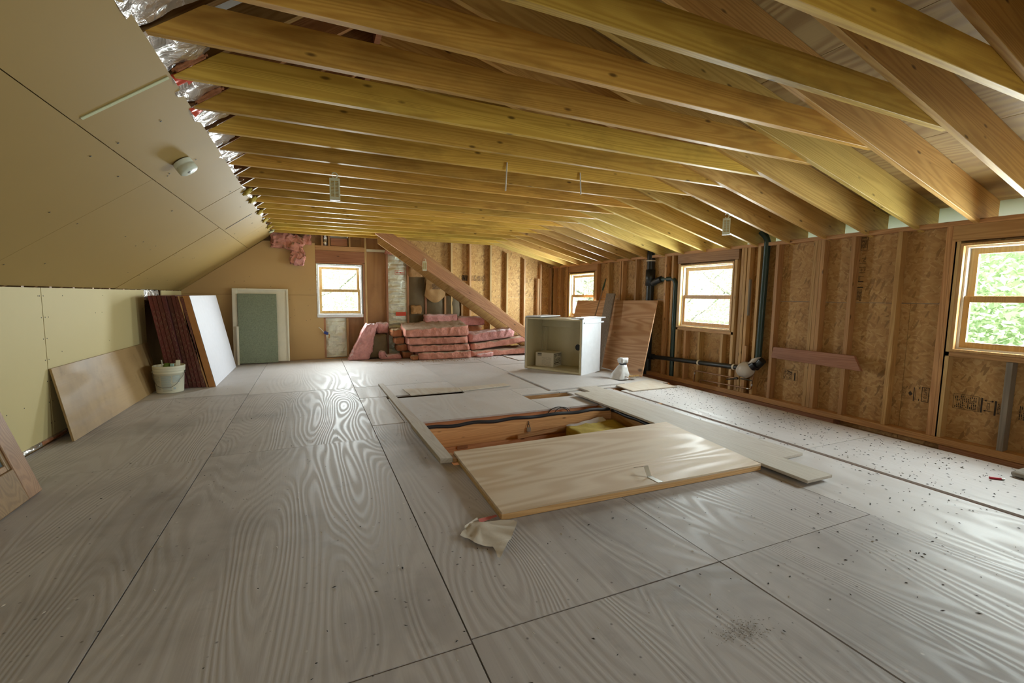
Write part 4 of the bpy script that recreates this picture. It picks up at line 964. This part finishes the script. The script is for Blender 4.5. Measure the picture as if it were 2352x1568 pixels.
# wooden door at the left edge
t = thing('wooden_door', 'old brown wooden door with leaded glass leaning on the left wall at the frame edge', 'door', (-1.56, 3.1, 0))
def dp(y0, y1, h0, h1, d0, d1):
    f = lambda h: (-1.545 - .288 * h, .957 * h + .003)
    P = []
    for d in (d0, d1):
        for y, h in ((y0, h0), (y1, h0), (y1, h1), (y0, h1)):
            x, z = f(h); P.append((x + .957 * d, y, z + .288 * d))
    return MB().hexa(P)
put(dp(3.42, 3.56, 0, 1.30, -.02, .02), 'stile', 'door_wood', t, bev=.004); put(dp(2.62, 2.76, 0, 1.30, -.02, .02), 'stile', 'door_wood', t, bev=.004)
put(dp(2.76, 3.42, 0, .20, -.02, .02), 'rail', 'door_wood', t, bev=.004); put(dp(2.76, 3.42, 1.12, 1.30, -.02, .02), 'rail', 'door_wood', t, bev=.004)
for q in ((3.39, 3.42, .20, 1.12), (2.76, 2.79, .20, 1.12), (2.79, 3.39, .20, .235), (2.79, 3.39, 1.085, 1.12)): put(dp(*q, -.008, .012), 'glazing_bead', 'door_wood', t, bev=.004)
o = put(dp(2.79, 3.39, .235, 1.085, -.004, .002), 'leaded_glass', plain('dark_leaded_glass', (.10, .13, .14), .12, .6), t)
mb = MB()
for i in range(1, 6): b = dp(2.79 + i * .1 - .004, 2.79 + i * .1 + .004, .235, 1.085, .002, .007); mb.add(b.v, b.f)
for i in range(1, 8): b = dp(2.79, 3.39, .235 + i * .106 - .004, .235 + i * .106 + .004, .0022, .0068); mb.add(b.v, b.f)
put(mb, 'lead_came', 'steel', t)

# ------------------------------------------------------------------ ceiling fittings
rotm = Matrix(((ux, 0, .586, 0), (0, 1, 0, 0), (uz, 0, -.81, 0), (0, 0, 0, 1)))
rotm = Matrix(((-ux, 0, uz, 0), (0, 1, 0, 0), (-uz, 0, -ux, 0), (0, 0, 0, 1)))
t = thing('smoke_detector', 'round white smoke detector on the sloping drywall', 'smoke detector', (-.775, 3.81, lz(-.775) - .006))
dc0 = (-.775, 3.81, lz(-.775) - .005)
t.location = dc0
put(MB().lathe([(.0601, 0), (.062, .026), (.057, .031), (.062, .036), (.061, .066), (.054, .073), (.001, .073)], dc0, 32, rotm), 'body', 'detector', t)
put(MB().lathe([(.016, .0735), (.014, .077), (.001, .0775)], dc0, 20, rotm), 'test_button', 'steel', t)
def pest(name, label_, c0, wd, hgt, ang):
    t = thing('pest_strip', label_, 'pest strip', c0)
    mt = Matrix.Translation(c0) @ Matrix.Rotation(R(ang), 4, 'Z')
    def pp(x0, x1, y0, y1, z0, z1):
        m_ = B(x0, x1, y0, y1, z0, z1); m_.v = [tuple(mt @ Vector(q)) for q in m_.v]; return m_
    h2 = wd / 2; top = -.05
    mb = pp(-h2, h2, .004, .012, top - hgt, top)
    for q in ((-h2, -h2 + wd * .12, -.012, .004, top - hgt, top), (h2 - wd * .12, h2, -.012, .004, top - hgt, top), (-h2, h2, -.0125, .004, top - hgt * .13, top), (-h2, h2, -.0125, .004, top - hgt, top - hgt * .87), (-wd * .04, wd * .04, -.0122, .004, top - hgt, top)):
        b = pp(*q); mb.add(b.v, b.f)
    for i in range(1, 11):
        z = top - hgt * (.13 + .74 * i / 11); b = pp(-h2, h2, -.0118, .004, z - hgt * .012, z + hgt * .012); mb.add(b.v, b.f)
    put(mb, 'case', 'strip_case', t); put(pp(-h2 * .8, h2 * .8, -.003, .0035, top - hgt * .88, top - hgt * .12), 'resin', 'strip_yellow', t)
    pts = [mt @ Vector((.55 * h2 * math.cos(a), 0, -.025 + .023 * math.sin(a))) for a in [R(q) for q in range(-150, 161, 20)]]
    put(MB().tube(pts, .005, 8), 'hook', 'strip_case', t)
    put(MB().tube([mt @ Vector((0, 0, -.004)), mt @ Vector((0, .03, .004))], .0015, 6), 'nail', 'dark_steel', t)
    put(pp(-h2, h2, -.0128, .0125, top - hgt - .008, top - hgt - .001), 'bottom_lip', 'white', t)
pest('a', 'largest white pest strip with yellow slots, hanging from a ceiling joist left of centre', (.216, 4.302, 2.255), .082, .178, -8)
pest('b', 'white pest strip hanging from a rafter before the middle window of the right wall', (3.965, 3.47, 2.085), .07, .16, -42)
pest('c', 'small white pest strip hanging from the old sloping rafter at the far end', (1.905, 8.235, 1.868), .075, .16, -14)
for (x0, z0, x1, z1, lab) in ((1.504, 2.30, 1.483, 2.068, 'left of two thin white rods hanging from the ceiling joists'), (2.207, 2.30, 2.206, 2.111, 'right, shorter of two thin white rods hanging from the ceiling joists')):
    tag(MB().tube([(x0, 3.523, z0), (x1, 3.50, z1)], .006, 8).build('hanging_rod', 'white'), lab, 'rod')

# ------------------------------------------------------------------ fibreglass at the far end
gi = 'pink fibreglass batts stacked at the far wall'
def batt(x0, x1, y0, y1, z0, z1, lab, seed, m='pink', fn=None, n=(44, 12, 7), amp=.019):
    tag(MB().lump(x0, x1, y0, y1, z0, z1, n, amp, 9, fn=fn, seed=seed, jit=.7).build('insulation_batt', m), lab, 'insulation batt', gi)
batt(1.80, 2.82, 8.27, 8.86, .003, .145, 'bottom pink batt of the front stack', 1)
batt(1.66, 2.80, 8.29, 8.86, .15, .285, 'second pink batt from the bottom of the front stack', 2)
batt(1.61, 2.75, 8.28, 8.86, .29, .43, 'third pink batt from the bottom of the front stack', 3)
batt(1.56, 2.76, 8.27, 8.86, .435, .585, 'topmost grey-dusted batt of the front stack', 4, fn=lambda p: (p.x, p.y, p.z + (.05 * (p.x - 1.56) + .16 * max(0, p.y - 8.32) if p.z > .5 else 0)))
tl = lambda k: (lambda p: (p.x, p.y, p.z + k * max(0, p.x - 2.9) ** 1.2))
batt(2.84, 4.20, 8.36, 8.9, .003, .13, 'bottom pink batt of the right-hand stack', 5, 'pink', tl(.02))
batt(2.86, 4.16, 8.40, 8.9, .135, .27, 'middle pink batt of the right-hand stack', 6, 'pink', tl(.11))
batt(2.84, 3.80, 8.42, 8.9, .29, .47, 'top grey-dusted batt of the right-hand stack', 7, 'pink_light', tl(.10))
batt(1.56, 1.79, 8.62, 8.95, .003, .14, 'lowest brownish batt end at the left of the front stack', 8, 'orange_batt', n=(7, 6, 4))
batt(1.46, 1.655, 8.60, 8.95, .145, .28, 'second brownish batt end up at the left of the front stack', 9, 'orange_batt', n=(7, 6, 4))
batt(1.42, 1.60, 8.58, 8.95, .285, .42, 'third brownish batt end up at the left of the front stack', 10, 'orange_batt', n=(7, 6, 4))
batt(1.36, 1.555, 8.55, 8.95, .425, .57, 'top brownish batt end at the left of the front stack', 11, 'orange_batt', n=(7, 6, 4))
batt(2.05, 3.28, 8.90, 8.99, .003, .58, 'grey-dusted batt standing behind the front stack', 12, 'orange_batt')
batt(2.04, 2.70, 8.78, 9.02, .66, .83, 'dusty batt lying high behind the front stack, left piece', 13, 'pink_light', n=(16, 7, 5))
batt(2.70, 3.28, 8.78, 9.02, .60, .78, 'dusty batt lying high behind the front stack, right piece', 14, 'pink_light', n=(16, 7, 5))
batt(2.05, 3.28, 8.87, 8.895, .59, .65, 'thin batt edge between the high pieces and the front stack', 15, 'orange_batt')
t = thing('insulation_roll', 'slumped pink batt leaning on the far wall left of the stacks', 'insulation', (.8, 8.7, 0))
put(MB().lump(.58, .95, 8.66, 8.93, .003, .66, (20, 12, 28), .028, 9, seed=21, jit=.7, fn=lambda p: (p.x + .34 * (p.z / .66) - .16 * (p.x - .58) / .37 * (p.z / .66) + .012 * math.sin(p.z * 9), p.y, p.z)), 'pink_batt', 'pink_light', t)
put(MB().lump(.95, 1.28, 8.74, 8.99, .02, .46, (8, 6, 10), .03, 7, seed=22, fn=lambda p: (p.x + .06 * p.z, p.y, p.z)), 'kraft_backing', 'kraft', t)
tag(MB().lump(1.12, 1.33, 8.86, 9.0, .47, .68, (9, 6, 9), .03, 12, seed=23).build('insulation_tuft', 'pink_light'), 'pink tuft caught on the stud above the slumped batt', 'insulation')
tag(MB().lump(1.14, 1.52, 8.58, 8.74, .003, .12, (14, 6, 6), .028, 10, seed=24, fn=lambda p: (p.x, p.y, p.z * (1.3 if p.x < 1.25 else .8))).build('insulation_tuft', 'pink_light'), 'torn pink scrap on the floor right of the slumped batt', 'insulation')
tag(MB().lump(1.67, 1.80, 8.30, 8.45, .003, .10, (6, 5, 4), .02, 12, seed=25).build('insulation_tuft', 'orange_batt'), 'small brownish scrap on the floor left of the front stack', 'insulation')
tag(MB().lump(2.95, 3.30, 8.30, 8.40, .003, .07, (10, 4, 4), .02, 14, seed=26, fn=lambda p: (p.x, p.y, p.z + .12 * max(0, p.x - 3.0) * (p.z > .02))).build('paper_scrap', 'pink_light'), 'crumpled pale facing scrap between the two batt stacks', 'scrap')

t = thing('electric_cable', 'cut white cable with a blue connector poking out of the wall below the far window', 'cable', (.22, 8.95, .5))
put(MB().tube([(.11, 8.99, .60), (.15, 8.97, .57), (.185, 8.955, .52), (.21, 8.95, .50)], .006, 8), 'sheath', 'white', t)
put(MB().tube([(.20, 8.95, .515), (.265, 8.95, .48)], .028, 10), 'connector', plain('blue_plastic', (.03, .06, .28), .4), t)
put(MB().tube([(.25, 8.95, .485), (.29, 8.94, .46), (.28, 8.95, .40)], .012, 8), 'tape_end', 'kraft_tan', t)

# ------------------------------------------------------------------ small things on the floor
rag = [(.646, 2.065), (.676, 2.11), (.698, 2.13), (.75, 2.163), (.777, 2.136), (.893, 2.127), (.958, 2.114), (.970, 2.086), (.927, 2.021), (.877, 1.956), (.835, 1.908), (.790, 1.85), (.760, 1.816), (.751, 1.826), (.761, 1.87), (.763, 1.916), (.729, 1.938), (.691, 1.976), (.676, 2.033)]
t = thing('rag', 'torn beige canvas rag lying before the front left corner of the hatch lid', 'rag', (.81, 2.02, 0))
bm = bmesh.new(); f = bm.faces.new([bm.verts.new((*q, 0)) for q in rag]); bmesh.ops.triangulate(bm, faces=[f])
bmesh.ops.subdivide_edges(bm, edges=bm.edges[:], cuts=3, use_grid_fill=True)
ctr = Vector((.775, 2.11, 0))
for v in bm.verts:
    d = (v.co - ctr); a = math.atan2(d.y, d.x); L_ = d.length
    v.co.z = .006 + .018 * max(0, 1 - L_ / .10) + .0045 * math.sin(a * 8) * min(1, L_ / .08) + .005 * noise.noise(v.co * 22) + .006
    if random.random() < .5: v.co.x += random.uniform(-.0015, .0015)
mb = MB(); mb.add([q.co[:] for q in bm.verts], [tuple(q.index for q in fc.verts) for fc in bm.faces], True) if not bm.verts.index_update() else None
bm.free()
put(mb, 'cloth', 'rag', t)
put(MB().grid(lambda u, v: (.775 + .12 * u, 2.135 + .045 * u + .022 * v, .02 - .008 * u + .012 * v * (1 - u)), 8, 3), 'red_underside', 'rag_red', t)
put(MB().grid(lambda u, v: (.69 + .09 * u, 2.128 + .03 * u + .03 * v * u, .012 + .014 * v), 6, 3), 'folded_edge', 'rag', t)
t = thing('red_marker', 'small red cylindrical stick on the floor at the right edge', 'marker', (4.24, 1.37, 0))
put(MB().tube([(4.215, 1.395, .009), (4.258, 1.352, .009)], .008, 10), 'barrel', 'red', t); put(MB().tube([(4.2585, 1.3515, .009), (4.27, 1.34, .009)], .007, 10), 'cap', 'steel', t)
tag(MB().lump(4.40, 4.58, 1.27, 1.36, .001, .045, (8, 5, 3), .006, 20).build('stone_block', 'block'), 'rough grey block on the floor at the right edge by the wall', 'block')
def debris(name, m, lab, n, area, sz, seed, flat=.45):
    r = random.Random(seed); mb = MB()
    for i in range(n):
        x, y = area(r); s_ = r.uniform(*sz); a = r.uniform(0, 6.28); l = s_ * r.uniform(1, 2.6); s_ *= r.uniform(.4, .9)
        c_, d_ = math.cos(a), math.sin(a); z = .0022
        q = [(-l, 0), (0, -s_), (l, 0), (0, s_)]
        vs = [(x + u * c_ - v * d_, y + u * d_ + v * c_, z) for u, v in q] + [(x + r.uniform(-.3, .3) * l, y, z + s_ * 2 * flat)]
        mb.add(vs, [(0, 1, 4), (1, 2, 4), (2, 3, 4), (3, 0, 4), (3, 2, 1, 0)])
    o = mb.build(name, m); o['kind'] = 'stuff'; return tag(o, lab, 'debris')
def right_area(r):
    while True:
        x = r.uniform(2.2, 4.62); y = r.uniform(-.2, 5.0)
        if 3.60 < x < 3.68: continue
        if (x < 3.0 and y > 2.0) or (x < 2.9 and y > 1.7): continue
        if 2.88 < x < 3.48 and 1.7 < y < 4.9: continue
        if r.random() < .16 + .84 * max(0, (x - 2.4) / 2.2) ** 1.6: return x, y
debris('dead_flies', 'debris', 'dead flies and dark crumbs scattered on the floor along the right wall', 1500, right_area, (.0028, .0062), 5)
debris('floor_crumbs', 'debris', 'sparse dark crumbs over the middle and left of the floor', 330, lambda r: (r.uniform(-1.7, 2.9), r.uniform(.9, 2.0) if r.random() < .5 else r.uniform(3.2, 6.5)) if r.random() < .6 else (r.uniform(-1.5, .85), r.uniform(1, 7)), (.002, .005), 6)
debris('pale_crumbs', 'debris_light', 'sparse pale wood crumbs on the floor', 160, lambda r: (r.uniform(-1.2, .85), r.uniform(.9, 5)) if r.random() < .6 else (r.uniform(.9, 2.6), r.uniform(1.0, 2.05)), (.0025, .005), 7)
debris('fibre_crumbs', 'orange_batt', 'brown fibre crumbs on the floor before the batt stacks', 420, lambda r: (r.gauss(2.3, .5), 8.24 - abs(r.gauss(0, .12))), (.004, .011), 8)
debris('dirt_heap', 'block', 'small patch of grey grit on the floor in the foreground', 240, lambda r: (1.41 + r.gauss(0, .06), 1.06 + r.gauss(0, .03)), (.0012, .003), 9)

# ------------------------------------------------------------------ outdoors
gr = B(-60, 70, -60, 80, -3.1, -3.0).build('ground', 'ground'); gr['kind'] = 'structure'
def crown(n, rx, rz_, size, seed):
    r = random.Random(seed); mb = MB(); vs = []; fs = []
    cl = [(Vector((r.gauss(0, .5), r.gauss(0, .5), r.gauss(0, .5)))) for _ in range(40)]
    for i in range(n):
        c_ = cl[r.randrange(40)]; d = Vector((r.gauss(0, 1), r.gauss(0, 1), r.gauss(0, 1))).normalized() * r.random() ** .5 * .42
        p = c_ + d; p = Vector((p.x * rx, p.y * rx, p.z * rz_))
        a = Vector((r.gauss(0, 1), r.gauss(0, 1), r.gauss(0, .6))).normalized(); b = a.cross(Vector((r.gauss(0, 1), r.gauss(0, 1), r.gauss(0, 1)))).normalized()
        s_ = size * r.uniform(.6, 1.4); o = len(vs)
        vs += [tuple(p - a * s_), tuple(p + b * s_ * .45), tuple(p + a * s_), tuple(p - b * s_ * .45)]; fs.append((o, o + 1, o + 2, o + 3))
    mb.add(vs, fs); return mb
def branches(seed, h, spread):
    r = random.Random(seed); out = []
    for k in range(7):
        z0 = h * r.uniform(.25, .7); a = r.uniform(0, 6.28); p = Vector((0, 0, z0)); pts = [p.copy()]
        for i in range(4):
            p = p + Vector((math.cos(a) * spread * .28, math.sin(a) * spread * .28, r.uniform(.2, .7))); a += r.uniform(-.5, .5); pts.append(p.copy())
        out.append(pts)
    return out
def tree_proto(seed, h, rx, rz_, n, leaf):
    root = empty('tree'); mb = MB().tube([(0, 0, 0), (.1, .05, h * .5), (-.05, .1, h)], .1, 8, radii=[.16, .11, .03]); mb.build('trunk', 'bark', root)
    for pts in branches(seed, h, rx): MB().tube(pts, .03, 6, radii=[.05, .04, .03, .02, .01]).build('branch', 'bark', root)
    c_ = crown(n, rx, rz_, .055, seed); c_.v = [(x, y, z + h * .68) for x, y, z in c_.v]
    c_.build('foliage', leaf, root, kind='stuff'); return root
TP = [tree_proto(1, 6.4, 2.2, 2.9, 36000, 'leaf'), tree_proto(2, 7.2, 2.5, 3.2, 7500, 'leaf')]
LAB = ['tree seen through the near right window, nearest its left edge', 'leafy tree filling the near window of the right wall', 'tree outside between the near and middle right windows', 'tree seen in the left half of the middle right window', 'tree seen in the right half of the middle right window', 'tree outside beyond the far right window', 'tree seen through the far right window', 'tree seen through the left half of the far wall window', 'tree seen through the right half of the far wall window', 'tree outside the far corner of the house']
SP = [(12.0, 5.1), (10.2, 2.6), (13.5, 8.3), (12.5, 13.2), (13.2, 10.6), (11, 16.5), (12.8, 19.5), (.4, 19.5), (3.1, 18.0), (-2.6, 21)]
first = [True, True]
for i, (x, y) in enumerate(SP):
    k = 0 if i < 2 else 1
    if first[k]: o = TP[k]; first[k] = False
    else:
        o = TP[k].copy(); COL.objects.link(o)
        for ch in list(TP[k].children):
            q = ch.copy(); COL.objects.link(q); q.parent = o
    o.location = (x, y, -3.0); o.rotation_euler = (0, 0, i * 1.3)
    tag(o, LAB[i], 'tree', 'trees outside the windows')
